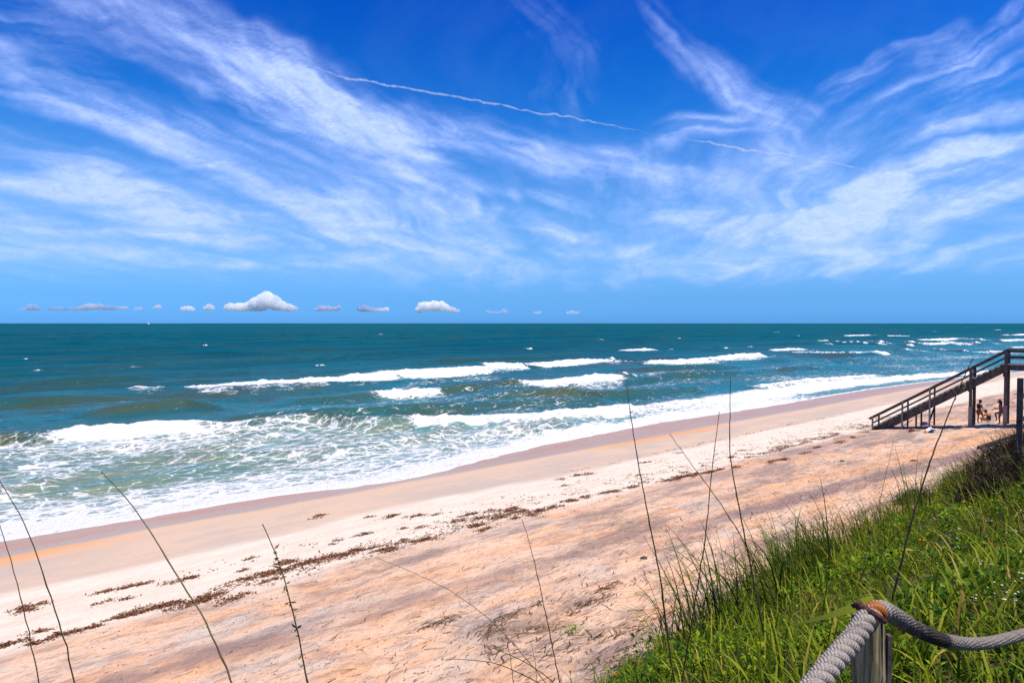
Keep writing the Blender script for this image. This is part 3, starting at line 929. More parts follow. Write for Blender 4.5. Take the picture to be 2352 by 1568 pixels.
cumulus("low two humped cloud immediately right of the largest cloud", 718, 786, 714, [(726, 711, 5), (740, 708, 8), (754, 708, 7), (770, 709, 6), (779, 707, 6)])
cumulus("low cloud with a blunt left end, left of the horned cloud", 820, 898, 716, [(828, 709, 8), (840, 708, 9), (856, 711, 6), (874, 711, 5), (888, 710, 6)])
cumulus("faint small twin humped puff right of the horned cloud", 1116, 1174, 719, [(1121, 715, 4), (1128, 717, 3.5), (1136, 717, 3.5), (1144, 717, 3.5), (1152, 716, 4), (1158, 713, 5.5), (1166, 717, 3.5)], 22000.0)
cumulus("faint low smudge of cloud at the right end of the row", 1220, 1252, 721, [(1228, 718, 3.4), (1234, 718, 3.6), (1240, 717, 3.8)], 22000.0)
cumulus("faint puff at the far right end of the cloud row", 1296, 1338, 721, [(1304, 718, 4), (1314, 716, 4.5), (1322, 718, 3.6), (1329, 717, 3.4)], 22000.0)

# ------------------------------------------------------------------ SAILBOAT
sb = at(341, 742.3, 5000.0)
boat = tag(empty("sailboat", (sb[0], sb[1], 0.0), 0.85), "tiny white sailboat on the horizon at the left", "sailboat")
boat.scale = (1.6, 1.6, 1.6)
M_WHITE = simple("white_gelcoat", (0.8, 0.8, 0.8), 0.4, 0.05)
hull = MB()
sec = []
for k, x in enumerate(np.linspace(-5.5, 6.0, 9)):
    w = 1.8 * (1 - ((x + 0.6) / 6.8) ** 2) ** 0.7 if abs((x + 0.6) / 6.8) < 1 else 0.05
    sec.append([(x, -w, 1.3), (x, -w * 0.8, 0.3), (x, 0, -0.5), (x, w * 0.8, 0.3), (x, w, 1.3)])
hv = np.array(sec).reshape(-1, 3)
hf = [(i * 5 + j, i * 5 + j + 1, i * 5 + j + 6, i * 5 + j + 5) for i in range(8) for j in range(4)]
hf += [(i * 5 + 4, i * 5, i * 5 + 5, i * 5 + 9) for i in range(8)]
hull.add(hv, hf)
hull.build("hull", M_WHITE, boat)
MB().tube([(0.8, 0, 1.2), (0.8, 0, 14.5)], 0.12, 8).build("mast", M_WHITE, boat)


def sail(a, b, c, bulge):
    V = []; F = []
    n = 8
    a, b, c = map(np.array, (a, b, c))
    for i in range(n + 1):
        for j in range(n + 1):
            s, q = i / n, j / n
            p = (a * (1 - q) + b * q) * (1 - s) + c * s
            p = p + np.array((0, bulge * math.sin(math.pi * q) * math.sin(math.pi * min(1, s + .15)), 0))
            V.append(p)
    for i in range(n):
        for j in range(n):
            k = i * (n + 1) + j
            F.append((k, k + 1, k + n + 2, k + n + 1))
    return V, F


M_SAIL = mat_leafy("sailcloth", [(0.0, (0.9, 0.9, 0.9)), (1.0, (0.9, 0.9, 0.9))], 0.25, 0.8)
MB().add(*sail((0.7, 0, 2.2), (-4.6, 0.5, 2.2), (0.8, 0, 14.0), 0.6)).build("mainsail", M_SAIL, boat, True)
MB().add(*sail((5.8, 0, 1.5), (0.4, 0.8, 1.9), (0.9, 0, 13.0), 0.6)).build("jib", M_SAIL, boat, True)

# ------------------------------------------------------------------ STAIRWAY AND LANDING
T0, T1 = 0.0, 1.75                          # near and far side of the flight
NT_, ZT = 0.0, 5.9                          # head of the flight
NB_, ZB = 7.45, 1.12                        # foot of the flight
STAIR_HEAD = np.array((30.95, 42.7, 0.0))
e_t = np.array((0.643, 0.766, 0.0))         # across the flight
e_n = np.array((-0.766, 0.643, 0.0))        # down the flight
_gz0 = gz(STAIR_HEAD[0], STAIR_HEAD[1])
stair = tag(empty("wooden_stairway", (STAIR_HEAD[0], STAIR_HEAD[1], _gz0)), "dark weathered wooden beach stairway with landing, posts and double handrails at the right", "stairway")
_inv = Vector(stair.location)


def S(t, n, z):
    p = STAIR_HEAD + e_t * t + e_n * n
    return np.array((p[0] - _inv[0], p[1] - _inv[1], z - _inv[2]))


def SG(t, n):
    p = STAIR_HEAD + e_t * t + e_n * n
    return gz(p[0], p[1])


NSTEP = 25
slope = (ZB - ZT) / (NB_ - NT_)
for t in (T0 + 0.03, T1 - 0.03):            # cut stringers with saw-tooth top edge
    run = (NB_ - NT_) / NSTEP; rise = (ZT - ZB) / NSTEP
    prof = []
    for i in range(NSTEP):
        n_ = NT_ + i * run; z_ = ZT - 0.045 - i * rise
        prof += [(n_, z_), (n_ + run, z_)]
    low = [(NB_, ZB - 0.20), (NB_ - 0.35, ZB - 0.28), (NT_ + 0.1, ZT - 0.52), (NT_, ZT - 0.46)]
    poly = prof + low
    m = len(poly)
    Va = [S(t - 0.03, a, b) for a, b in poly] + [S(t + 0.03, a, b) for a, b in poly]
    mb = MB()
    Fq = [(i, (i + 1) % m, (i + 1) % m + m, i + m) for i in range(m)]
    # side faces as strips: tooth triangles and the solid band under them
    mb.add(Va, Fq + [tuple(range(m)), tuple(range(2 * m - 1, m - 1, -1))])
    mb.build("stringer", M_STAIR, stair)
for i in range(NSTEP):
    n_ = NT_ + (i + 0.5) * (NB_ - NT_) / NSTEP; z_ = ZT - 0.022 - i * (ZT - ZB) / NSTEP
    MB().bar(S(T0 - 0.05, n_ + 0.01, z_), S(T1 + 0.05, n_ + 0.01, z_), 0.33, 0.042).build("tread", M_STAIR, stair)
zs = lambda n: ZT + slope * (n - NT_)
for side, t in ((0, T0 - 0.085), (1, T1 + 0.085)):
    for k, n_ in enumerate((NT_, 1.82, 4.08, 5.68, 7.50)):
        zb = SG(t, n_) - 0.5
        w = 0.17 if k < 2 else 0.10
        zt = (zs(n_) + 0.92) if n_ > NT_ + .1 else ZT + 0.92
        if k < 2:
            zc = SG(t, n_) + 1.35
            MB().bar(S(t, n_, zb), S(t, n_, zc), w * (1.22 if side == 0 else 1.0), w * (1.22 if side == 0 else 1.0), up=e_n).build("post_footing", M_STAIR_PALE if side == 0 else M_STAIR, stair)  # near-side footings and lower posts paler than those on the far side
            MB().bar(S(t, n_, zc), S(t, n_, zt), w, w, up=e_n).build("post", M_STAIR, stair)
        else:
            MB().bar(S(t, n_, zb), S(t, n_, zt), w, w, up=e_n).build("post", M_STAIR_PALE if side == 0 else M_STAIR, stair)
    n_ = 4.85
    MB().bar(S(t + (0.0 if side else 0.0), n_, SG(t, n_) - 0.5), S(t, n_, zs(n_) - 0.25), 0.10, 0.10, up=e_n).build("short_post", M_STAIR, stair)
    # sloping rails
    so = 0.075 if side == 0 else -0.075
    a, b = NT_ - 0.1, NB_ + 0.36
    MB().bar(S(t, a, zs(a) + 0.94), S(t, b, zs(b) + 0.94), 0.15, 0.042).build("handrail", M_STAIR, stair)
    MB().bar(S(t + so, a, zs(a) + 0.84), S(t + so, b - .1, zs(b - .1) + 0.84), 0.04, 0.13).build("handrail_support", M_STAIR, stair)
    MB().bar(S(t + so, a, zs(a) + 0.46), S(t + so, b - 0.3, zs(b - 0.3) + 0.46), 0.04, 0.11).build("mid_rail", M_STAIR, stair)
    # level rails and rim joist of the landing
    MB().bar(S(t, a, ZT + 0.94), S(t, -7.3, ZT + 0.94), 0.15, 0.042).build("handrail", M_STAIR, stair)
    MB().bar(S(t + so, a, ZT + 0.84), S(t + so, -7.3, ZT + 0.84), 0.04, 0.13).build("handrail_support", M_STAIR, stair)
    MB().bar(S(t + so, a, ZT + 0.44), S(t + so, -7.3, ZT + 0.44), 0.04, 0.12).build("mid_rail", M_STAIR, stair)
    MB().bar(S(t + so * 1.2, NT_ + .04, ZT - 0.20), S(t + so * 1.2, -7.3, ZT - 0.20), 0.05, 0.28).build("rim_joist", M_STAIR, stair)
    for n_ in (-2.5, -4.9, -7.1):
        MB().bar(S(t, n_, SG(t, n_) - 0.5), S(t, n_, ZT + 0.92), 0.15, 0.15, up=e_n).build("post", M_STAIR, stair)
for i in range(48):
    n_ = NT_ - 0.07 - i * 0.152
    MB().bar(S(T0 - 0.02, n_, ZT - 0.022), S(T1 + 0.02, n_, ZT - 0.022), 0.142, 0.04).build("deck_board", M_STAIR, stair)
for n_, dz_ in ((1.82, -0.50), (NT_, -0.62)):
    MB().bar(S(T0 - 0.3, n_ + .11, zs(n_) + dz_), S(T1 + 0.3, n_ + .11, zs(n_) + dz_), 0.05, 0.24).build("cross_beam", M_STAIR, stair)
# knee braces by the lower posts
MB().bar(S(T0 + .02, 5.68, 1.45), S(T0 + .02, 5.1, 1.95), 0.04, 0.10, up=e_t).build("brace", M_STAIR, stair)
MB().bar(S(T0 + .02, 4.08, 2.0), S(T1 - .1, 4.08, 2.7), 0.04, 0.10, up=e_n).build("brace", M_STAIR, stair)

# post and rail of the next walkway at the right edge
wp = at(2341, 1012, 19.0)
wpost = tag(empty("walkway_post", (wp[0], wp[1], gz(wp[0], wp[1]))), "dark square walkway post standing in dead brush at the right edge", "post")
top = float(at(2341, 868, 19.0)[2]) - wpost.location[2]
MB().bar((0, 0, -0.5), (0, 0, top), 0.145, 0.145, up=e_n).build("post_shaft", M_STAIR, wpost, bevel=0.006)
MB().bar((1.82, 0.34 - 0.11, -0.8), (1.82, 0.34 - 0.11, top), 0.145, 0.145, up=e_n).build("post_shaft", M_STAIR, wpost, bevel=0.006)
MB().bar((0.02, 0.1, top - 0.5), (1.9, 0.35, top - 0.5), 0.045, 0.14).build("rail", M_STAIR, wpost, bevel=0.004)
MB().bar((0.02, 0.1, top - 1.15), (1.9, 0.35, top - 1.15), 0.045, 0.14).build("rail", M_STAIR, wpost, bevel=0.004)

# ------------------------------------------------------------------ PEOPLE under the landing
M_SKIN = simple("tanned_skin", (0.36, 0.17, 0.10), 0.55, 0.1, 6)
M_HAIR = simple("dark_hair", (0.018, 0.011, 0.008), 0.5, 0.3, 30)
M_BLACK = simple("black_fabric", (0.014, 0.014, 0.018), 0.85, 0.2, 20)
M_RUST = simple("rust_orange_fabric", (0.42, 0.12, 0.03), 0.85, 0.15, 20)


def skin_mesh(name, pts, edges, mat, parent, sub=1, root=None):
    """pts: name -> (x, y, z, radius)"""
    keys = list(pts)
    idx = {k: i for i, k in enumerate(keys)}
    me = bpy.data.meshes.new(name)
    me.from_pydata([pts[k][:3] for k in keys], [(idx[a], idx[b]) for a, b in edges], [])
    ob = bpy.data.objects.new(name, me)
    COL.objects.link(ob)
    md = ob.modifiers.new("skin", 'SKIN')
    md.use_smooth_shade = True
    sv = me.skin_vertices[0].data
    for k in keys:
        r = pts[k][3]
        sv[idx[k]].radius = (r, r)
        sv[idx[k]].use_root = (k == (root or keys[0]))
    sd_ = ob.modifiers.new("sub", 'SUBSURF')
    sd_.levels = sub; sd_.render_levels = sub
    dg = bpy.context.evaluated_depsgraph_get()
    new = bpy.data.meshes.new_from_object(ob.evaluated_get(dg))
    ob.modifiers.clear()
    ob.data = new
    new.materials.clear(); new.materials.append(mat)
    ob.parent = parent
    return ob


def limb(parts):
    return parts


def person(label, loc, rz, J, hair, clothes, scale=1.0):
    """J: joints in body space (x right, y forward, z up)"""
    root = tag(empty("person", loc, rz), label, "person")
    root.scale = (scale,) * 3
    pts = {}
    rad = dict(pelvis=.125, waist=.10, chest=.125, neck0=.06, neck=.048, jaw=.062, skull=.088, crown=.06, nose=.014,
               hipL=.088, hipR=.088, kneeL=.056, kneeR=.056, calfL=.052, calfR=.052, ankL=.036, ankR=.036, toeL=.032, toeR=.032,
               shL=.052, shR=.052, elL=.038, elR=.038, wrL=.026, wrR=.026, palmL=.032, palmR=.032)
    for k, p in J.items():
        pts[k] = (*p, rad[k])
    E = [('pelvis', 'waist'), ('waist', 'chest'), ('chest', 'neck0'), ('neck0', 'neck'), ('neck', 'jaw'), ('jaw', 'skull'), ('skull', 'crown'), ('jaw', 'nose')]
    for s in 'LR':
        k = np.array(J['knee' + s]); a = np.array(J['ank' + s])
        pts['calf' + s] = (*(k * 0.65 + a * 0.35), rad['calf' + s])
        E += [('pelvis', 'hip' + s), ('hip' + s, 'knee' + s), ('knee' + s, 'calf' + s), ('calf' + s, 'ank' + s), ('ank' + s, 'toe' + s),
              ('chest', 'sh' + s), ('sh' + s, 'el' + s), ('el' + s, 'wr' + s), ('wr' + s, 'palm' + s)]
    skin_mesh("body", pts, E, M_SKIN, root, 2)
    # fingers, each its own short chain rooted inside the palm
    for s in 'LR':
        w = np.array(J['wr' + s]); p = np.array(J['palm' + s])
        d = p - w; d = d / np.linalg.norm(d)
        side = np.cross(d, (0.3, 0.8, 0.4)); side /= np.linalg.norm(side)
        up = np.cross(side, d)
        fp = {}; fe = []
        for q, (off, ln) in enumerate(((-.030, .060), (-.010, .075), (.010, .070), (.030, .055))):
            a = p + side * off; b = a + d * ln * .6; c = b + (d * .7 + up * .5) * ln * .5
            for nm, v, r in (('a', a, .010), ('b', b, .009), ('c', c, .007)):
                fp[f'{q}{nm}'] = (*v, r)
            fe += [(f'{q}a', f'{q}b'), (f'{q}b', f'{q}c')]
        a = w * .5 + p * .5; b = a + side * -.05 + d * .03; c = b + d * .035 + side * -.01
        for nm, v, r in (('a', a, .012), ('b', b, .011), ('c', c, .008)):
            fp['t' + nm] = (*v, r)
        fe += [('ta', 'tb'), ('tb', 'tc')]
        skin_mesh("fingers", fp, fe, M_SKIN, root, 1)
    # eyes
    sk = np.array(J['skull']); jw = np.array(J['jaw']); ns = np.array(J['nose'])
    fwd = ns - jw; fwd = fwd / np.linalg.norm(fwd)
    upv = sk - jw; upv /= np.linalg.norm(upv)
    rt = np.cross(fwd, upv)
    for sgn in (-1, 1):
        c = jw + upv * .055 + fwd * .078 + rt * sgn * .032
        bm = bmesh.new(); bmesh.ops.create_icosphere(bm, subdivisions=2, radius=.011, matrix=Matrix.Translation(Vector(c)))
        me = bpy.data.meshes.new("eye"); bm.to_mesh(me); bm.free(); me.materials.append(M_BLACK)
        o = bpy.data.objects.new("eye", me); COL.objects.link(o); o.parent = root
    hp = {f'h{i}': (*p, r) for i, (p, r) in enumerate(hair)}
    skin_mesh("hair", hp, [(f'h{i}', f'h{i + 1}') for i in range(len(hair) - 1)], M_HAIR, root, 2)
    for nm, mat, chain in clothes:
        cp = {}; ce = []
        for ci, line in enumerate(chain):
            for i, (key, grow) in enumerate(line):
                base = pts[key] if isinstance(key, str) else (*(np.array(pts[key[0]][:3]) * (1 - key[2]) + np.array(pts[key[1]][:3]) * key[2]),
                                                              pts[key[0]][3] * (1 - key[2]) + pts[key[1]][3] * key[2])
                nmk = str(key)
                cp.setdefault(nmk, (*base[:3], base[3] * grow + .012))
                if i:
                    ce.append((str(line[i - 1][0]), nmk))
        skin_mesh(nm, cp, ce, mat, root, 2)
    return root


# the one by the post: upright, head bent, one knee forward
g1 = ground_at(2249, 972)
JA = dict(pelvis=(0, 0, .86), waist=(0, -.02, 1.02), chest=(0, 0, 1.20), neck0=(0, .02, 1.34), neck=(0, .05, 1.40), jaw=(0, .10, 1.45), skull=(0, .11, 1.52), crown=(0, .10, 1.57), nose=(0, .205, 1.455),
          hipL=(-.09, 0, .80), kneeL=(-.09, .03, .45), ankL=(-.09, -.02, .08), toeL=(-.10, .12, .035),
          hipR=(.09, .01, .80), kneeR=(.10, .20, .50), ankR=(.10, .05, .14), toeR=(.10, .18, .06),
          shL=(-.16, .0, 1.30), elL=(-.20, .02, 1.06), wrL=(-.16, .16, .90), palmL=(-.13, .21, .85),
          shR=(.16, .0, 1.30), elR=(.19, .04, 1.06), wrR=(.14, .18, .92), palmR=(.11, .23, .88))
hairA = [((0, .14, 1.575), .075), ((0, .08, 1.56), .105), ((0, .03, 1.50), .095), ((0, .0, 1.42), .055)]
clA = [("tank_top", M_BLACK, [[('waist', 1.12), ('chest', 1.10), (('chest', 'neck0', .55), 1.05)]]),
       ("shorts", M_RUST, [[('pelvis', 1.12), (('hipL', 'kneeL', .1), 1.12), (('hipL', 'kneeL', .75), 1.25)], [('pelvis', 1.12), (('hipR', 'kneeR', .1), 1.12), (('hipR', 'kneeR', .75), 1.25)]])]
pv = math.radians(-90) - math.radians(28)
person("standing person in a black top, head bent, leaning beside the left landing post", g1, math.radians(-75), JA, hairA, clA, 0.98)
# the one sitting on the sand, back to the camera, bent over
g2 = ground_at(2272, 969)
JB = dict(pelvis=(0, 0, .14), waist=(0, .03, .30), chest=(0, .12, .47), neck0=(0, .20, .585), neck=(0, .25, .625), jaw=(-.02, .32, .64), skull=(-.02, .31, .715), crown=(-.02, .28, .76), nose=(-.03, .40, .60),
          hipL=(-.11, .06, .12), kneeL=(-.36, .34, .26), ankL=(-.06, .48, .06), toeL=(.06, .56, .04),
          hipR=(.11, .06, .12), kneeR=(.36, .34, .26), ankR=(.06, .40, .06), toeR=(-.06, .50, .04),
          shL=(-.18, .13, .53), elL=(-.30, .20, .30), wrL=(-.14, .42, .22), palmL=(-.07, .46, .19),
          shR=(.18, .13, .53), elR=(.31, .20, .30), wrR=(.16, .42, .22), palmR=(.09, .46, .19))
hairB = [((-.02, .35, .765), .06), ((-.02, .29, .745), .10), ((-.02, .23, .69), .085), ((-.01, .20, .63), .05)]
clB = [("swimsuit", M_BLACK, [[('pelvis', 1.1), ('waist', 1.1), ('chest', 1.06)]])]
person("person sitting on the sand in the shade, bent over with back turned", g2, math.radians(8), JB, hairB, clB, 1.0)
# the one with a foot drawn up, leaning on the right post
g3 = ground_at(2297, 975)
JC = dict(pelvis=(0, -.05, .84), waist=(0, -.03, 1.0), chest=(0, 0, 1.17), neck0=(0, .02, 1.31), neck=(0, .04, 1.37), jaw=(0, .08, 1.42), skull=(0, .08, 1.49), crown=(0, .06, 1.54), nose=(0, .18, 1.43),
          hipL=(-.09, -.03, .78), kneeL=(-.12, .33, .74), ankL=(-.12, .22, .33), toeL=(-.12, .35, .26),
          hipR=(.09, -.05, .78), kneeR=(.09, .02, .43), ankR=(.09, -.02, .08), toeR=(.10, .12, .035),
          shL=(-.17, .0, 1.27), elL=(-.21, .13, 1.04), wrL=(-.16, .32, 1.06), palmL=(-.13, .38, 1.07),
          shR=(.17, -.02, 1.27), elR=(.22, -.20, 1.06), wrR=(.18, -.26, .82), palmR=(.17, -.27, .76))
hairC = [((0, .10, 1.55), .07), ((0, .05, 1.53), .10), ((0, -.02, 1.46), .085), ((0, -.06, 1.34), .065), ((0, -.07, 1.22), .04)]
clC = [("bikini_bottom", M_BLACK, [[(('pelvis', 'waist', .15), 1.05), ('pelvis', 1.08)], [('pelvis', 1.08), (('hipL', 'kneeL', .05), 1.08)], [('pelvis', 1.08), (('hipR', 'kneeR', .05), 1.08)]]),
       ("bikini_top", M_BLACK, [[(('waist', 'chest', .75), 1.02), ('chest', 1.02)]])]
person("person in a dark bikini with one foot raised, by the right landing post", g3, math.radians(75), JC, hairC, clC, 1.02)

# ------------------------------------------------------------------ THINGS ON THE SAND
def heap(name, label, cat, px, py, size, mat, seed, rz=0.0, parts=()):
    """a crumpled cloth: domed sheet with folds"""
    g = ground_at(px, py)
    ob0 = None
    def cloth(nm, sx, sy, h, m, ox, oy, sd):
        nr, nc = 22, 28
        u, v = np.meshgrid(np.linspace(-1, 1, nc), np.linspace(-1, 1, nr))
        rr = np.sqrt(u * u + v * v)
        edge = 1 + 0.35 * (fbm(u * 1.5 + sd, v * 1.5, 2, sd) - 0.5)
        x = u * sx * edge + 0.06 * (fbm(u * 3, v * 3 + sd, 2, sd + 2) - .5); y = v * sy * edge
        ridge = np.abs(fbm(u * 1.7 + sd, v * 2.6, 3, sd + 4) - 0.5) * 2
        z = h * (np.clip(1 - rr ** 2 * 0.75, 0, 1)) * (0.45 + 1.1 * ridge) + 0.012
        return np.stack([x + ox, y + oy, z], -1).reshape(-1, 3), grid_faces(nr, nc)
    root = tag(empty(name, g, rz), label, cat)
    for i, (nm, sx, sy, h, m, ox, oy) in enumerate(parts):
        V, F = cloth(nm, sx, sy, h, m, ox, oy, seed + i * 7)
        link_mesh(nm, V, F, m, root, smooth=True)
    return root


M_MAROON = simple("maroon_cloth", (0.13, 0.012, 0.022), 0.9, 0.3, 14)
M_DKCLOTH = simple("near_black_cloth", (0.018, 0.016, 0.02), 0.9, 0.3, 14)
M_WHITECL = simple("white_cloth", (0.74, 0.79, 0.82), 0.9, 0.1, 10)
M_NAVY = simple("navy_cloth", (0.012, 0.03, 0.16), 0.9, 0.2, 10)
M_ORANGE = simple("orange_cloth", (0.80, 0.28, 0.02), 0.8, 0.1, 10)
heap("beach_towel", "crumpled maroon towel on the sand before the stairway", "towel", 2098, 990, 0.5, M_MAROON, 3, 0.1,
     [("towel_sheet", .27, .17, .17, M_MAROON, -.1, 0), ("dark_fold", .24, .13, .09, M_DKCLOTH, .22, -.1)])
heap("beach_towel", "crumpled white towel with navy stripe on the sand before the stairway", "towel", 2138, 989, 0.5, M_WHITECL, 8, 0.15,
     [("towel_sheet", .33, .19, .19, M_WHITECL, 0, 0.05), ("navy_stripe", .20, .09, .14, M_NAVY, .02, -.13)])
bag = tag(empty("beach_bag", ground_at(2133, 994)), "small orange and black bag lying in front of the white towel", "bag")
for nm, m, x, sx in (("orange_pouch", M_ORANGE, -.17, .12), ("black_pouch", M_DKCLOTH, .12, .20)):
    bm = bmesh.new(); bmesh.ops.create_icosphere(bm, subdivisions=3, radius=1)
    for v in bm.verts:
        k = 1 + 0.2 * math.sin(v.co.x * 5 + v.co.y * 3)
        v.co = Vector((v.co.x * sx * k + x, v.co.y * .10, max(0, v.co.z * .09 * k + .05)))
    me = bpy.data.meshes.new(nm); bm.to_mesh(me); bm.free(); me.materials.append(m)
    o = bpy.data.objects.new(nm, me); COL.objects.link(o); o.parent = bag
heap("cloth_bundle", "navy blue bundle in the shade under the lower stairs", "bundle", 2123, 976, .3, M_NAVY, 15, 0.3,
     [("bundle_cloth", .26, .2, .28, M_NAVY, 0, 0)])

# a bleached bent branch at the foot of the left landing post
bp = ground_at(2207, 986)
dv = tag(empty("driftwood_branch", bp), "small bent driftwood branch at the foot of the left landing post", "driftwood")
pp = [(-.45, 0, .05), (-.25, -.02, .02), (0, 0, .05), (.2, .03, .14), (.34, .05, .22)]
MB().tube(pp, [.02, .035, .035, .03, .015], 7).build("branch", M_STAIR_PALE, dv, True)
MB().tube([(-.25, -.02, .03), (-.36, .05, .18), (-.42, .08, .24)], [.025, .02, .01], 6).build("twig", M_STAIR, dv, True)

# fallen board in the brush
ba = ground_at(2246, 1031); bb = at(2338, 1000, ba[1] + 1.6)
bb[2] = max(bb[2], gz(bb[0], bb[1]) + 0.25)
fb_ = MB().bar(ba + np.array((0, 0, .08)), bb, 0.10, 0.14).build("fallen_board", M_STAIR, bevel=0.008)
tag(fb_, "long dark fallen timber lying slanted on the dead brush", "timber")
for (px, py, L, a, lab) in ((2098, 1059, .36, .1, "short dark driftwood chunk on orange sand before the stairway"), (1935, 1060, .22, .1, "small dark lump of driftwood on grey sand near the seaweed line"),
                            (1479, 1284, .19, .1, "small dark block of wood on the pink sand by the tall dark stalk")):
    if L:
        c = ground_at(px, py)
        o = MB().tube([c + np.array((-L / 2, 0, .03)), c + np.array((0, .03, .05)), c + np.array((L / 2, 0, .03))], [.02, .04, .025], 7).build("driftwood_chunk", M_STAIR, smooth=True)
        tag(o, lab, "driftwood")

c = ground_at(1850, 1087)
o = MB().tube([c + np.array((-.38, 0, .02)), c + np.array((-.1, -.02, .03)), c + np.array((.2, -.03, .03)), c + np.array((.42, -.09, .02))], [.012, .024, .024, .010], 6).build("bleached_stick", M_SHELL, smooth=True)
tag(o, "thin bleached white stick lying on the mottled sand above the grass edge", "stick")

# ------------------------------------------------------------------ ROPE FENCE in the foreground
M_ROPE = NT("grey_rope")
_o = M_ROPE.obj()
_n1 = M_ROPE.noise(_o, 260.0, 3, 0.7)
_n2 = M_ROPE.noise(_o, 14.0, 4, 0.6)
_c = M_ROPE.mix(M_ROPE.step(_n1, 0.3, 0.7), (0.20, 0.17, 0.14), (0.51, 0.445, 0.375))
_c = M_ROPE.mix(M_ROPE.math('MULTIPLY', M_ROPE.step(_n2, 0.45, 0.7), 0.45), _c, (0.36, 0.29, 0.22))
_c = M_ROPE.mix(M_ROPE.math('MULTIPLY', M_ROPE.attr("rope_shade"), 0.93), _c, (0.025, 0.022, 0.02))
_c = M_ROPE.mix(M_ROPE.attr("rust"), _c, (0.38, 0.105, 0.008))
_w = M_ROPE.node("ShaderNodeMath", {0: M_ROPE.attr("yarn")}, operation='SINE')
M_ROPE = M_ROPE.done(M_ROPE.bsdf(_c, 0.95, 0.05, M_ROPE.bump(M_ROPE.math('ADD', M_ROPE.math('MULTIPLY', _w, 0.5), _n1), 0.7, 0.004)))
M_RUSTM = simple("rusty_iron", (0.075, 0.035, 0.025), 0.9, 0.5, 60, bump=0.4)

PY_ = 2.0
ptop = at(2000, 1404, PY_)


def rope_path():
    left = [at(1560, 1830, 1.12), at(1700, 1745, 1.32), at(1830, 1622, 1.58), at(1905, 1530, 1.74), at(1962, 1462, 1.88), at(1990, 1422, 1.95)]
    mid = [at(2012, 1402, 2.0), at(2035, 1403, 2.05)]
    rt = [at(2065, 1420, 2.12), at(2110, 1446, 2.22), at(2160, 1467, 2.36), at(2215, 1477, 2.52), at(2270, 1475, 2.68), at(2320, 1464, 2.84), at(2380, 1446, 3.02), at(2480, 1400, 3.3), at(2600, 1330, 3.6)]
    P = np.array(left + mid + rt)
    # Catmull-Rom
    out = []
    Q = np.vstack([2 * P[0] - P[1], P, 2 * P[-1] - P[-2]])
    for i in range(1, len(Q) - 2):
        for s in np.linspace(0, 1, 26, endpoint=False):
            a, b, c, d = Q[i - 1], Q[i], Q[i + 1], Q[i + 2]
            out.append(0.5 * ((2 * b) + (-a + c) * s + (2 * a - 5 * b + 4 * c - d) * s * s + (-a + 3 * b - 3 * c + d) * s ** 3))
    out.append(P[-1])
    return np.array(out)


RP = rope_path()
RL = np.concatenate([[0], np.cumsum(np.linalg.norm(np.diff(RP, axis=0), axis=1))])
rlen = RL[-1]
ru = np.linspace(0, rlen, int(rlen / 0.006))
RP = np.stack([np.interp(ru, RL, RP[:, k]) for k in range(3)], 1)
i_mid = int(np.argmin(np.linalg.norm(RP - at(2012, 1402, 2.0), axis=1)))
s_mid = ru[i_mid]
rope = tag(empty("rope", RP[i_mid]), "thick twisted grey rope draped over the square post, rust stained", "rope")
Tn = np.gradient(RP, axis=0); Tn /= np.linalg.norm(Tn, axis=1)[:, None]
N1 = np.cross(Tn, (0, 0, 1.0)); N1 /= np.linalg.norm(N1, axis=1)[:, None]
N2 = np.cross(N1, Tn)
thick = np.interp(ru - s_mid, [-1.0, 0.0, 0.35, 1.0], [0.86, 0.84, 0.74, 0.68])
pitch = np.interp(ru - s_mid, [-1.0, 0.0, 0.3, 1.0], [0.125, 0.115, 0.085, 0.06])
phase = np.concatenate([[0], np.cumsum(2 * math.pi * np.diff(ru) / pitch[1:])])
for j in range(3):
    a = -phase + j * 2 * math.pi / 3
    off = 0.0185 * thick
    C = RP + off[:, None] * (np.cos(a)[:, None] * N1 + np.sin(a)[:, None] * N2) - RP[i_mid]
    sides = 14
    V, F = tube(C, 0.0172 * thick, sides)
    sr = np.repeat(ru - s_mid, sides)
    rope_shade = np.interp(sr, [-1, .03, .10, .20, .30, .40, .52, .60, .68, .80, 1.2], [0, 0, .45, .62, .75, 1.0, 1.25, 1.2, .55, .38, .34]) * (0.75 + 0.6 * fbm(sr * 30, np.tile(np.arange(sides), len(ru)) * .5, 2, 3))  # shadow and wet darkening painted into the colour of the right run
    rope_shade = np.clip(rope_shade, 0, 1)
    rust = np.clip(np.interp(sr, [-.1, -.06, -.025, .0, .03, 1], [0, 0.0, 1, 1, 0, 0]) * (0.3 + 1.2 * fbm(sr * 60, np.tile(np.arange(sides), len(ru)) * .7, 2, 9)), 0, 1)
    yarn = sr * 1100.0 + np.tile(np.arange(sides), len(ru)) * (2 * math.pi / sides) * 3
    link_mesh("rope_strand", V, F, M_ROPE, rope, True, {"rope_shade": rope_shade, "rust": rust, "yarn": yarn})


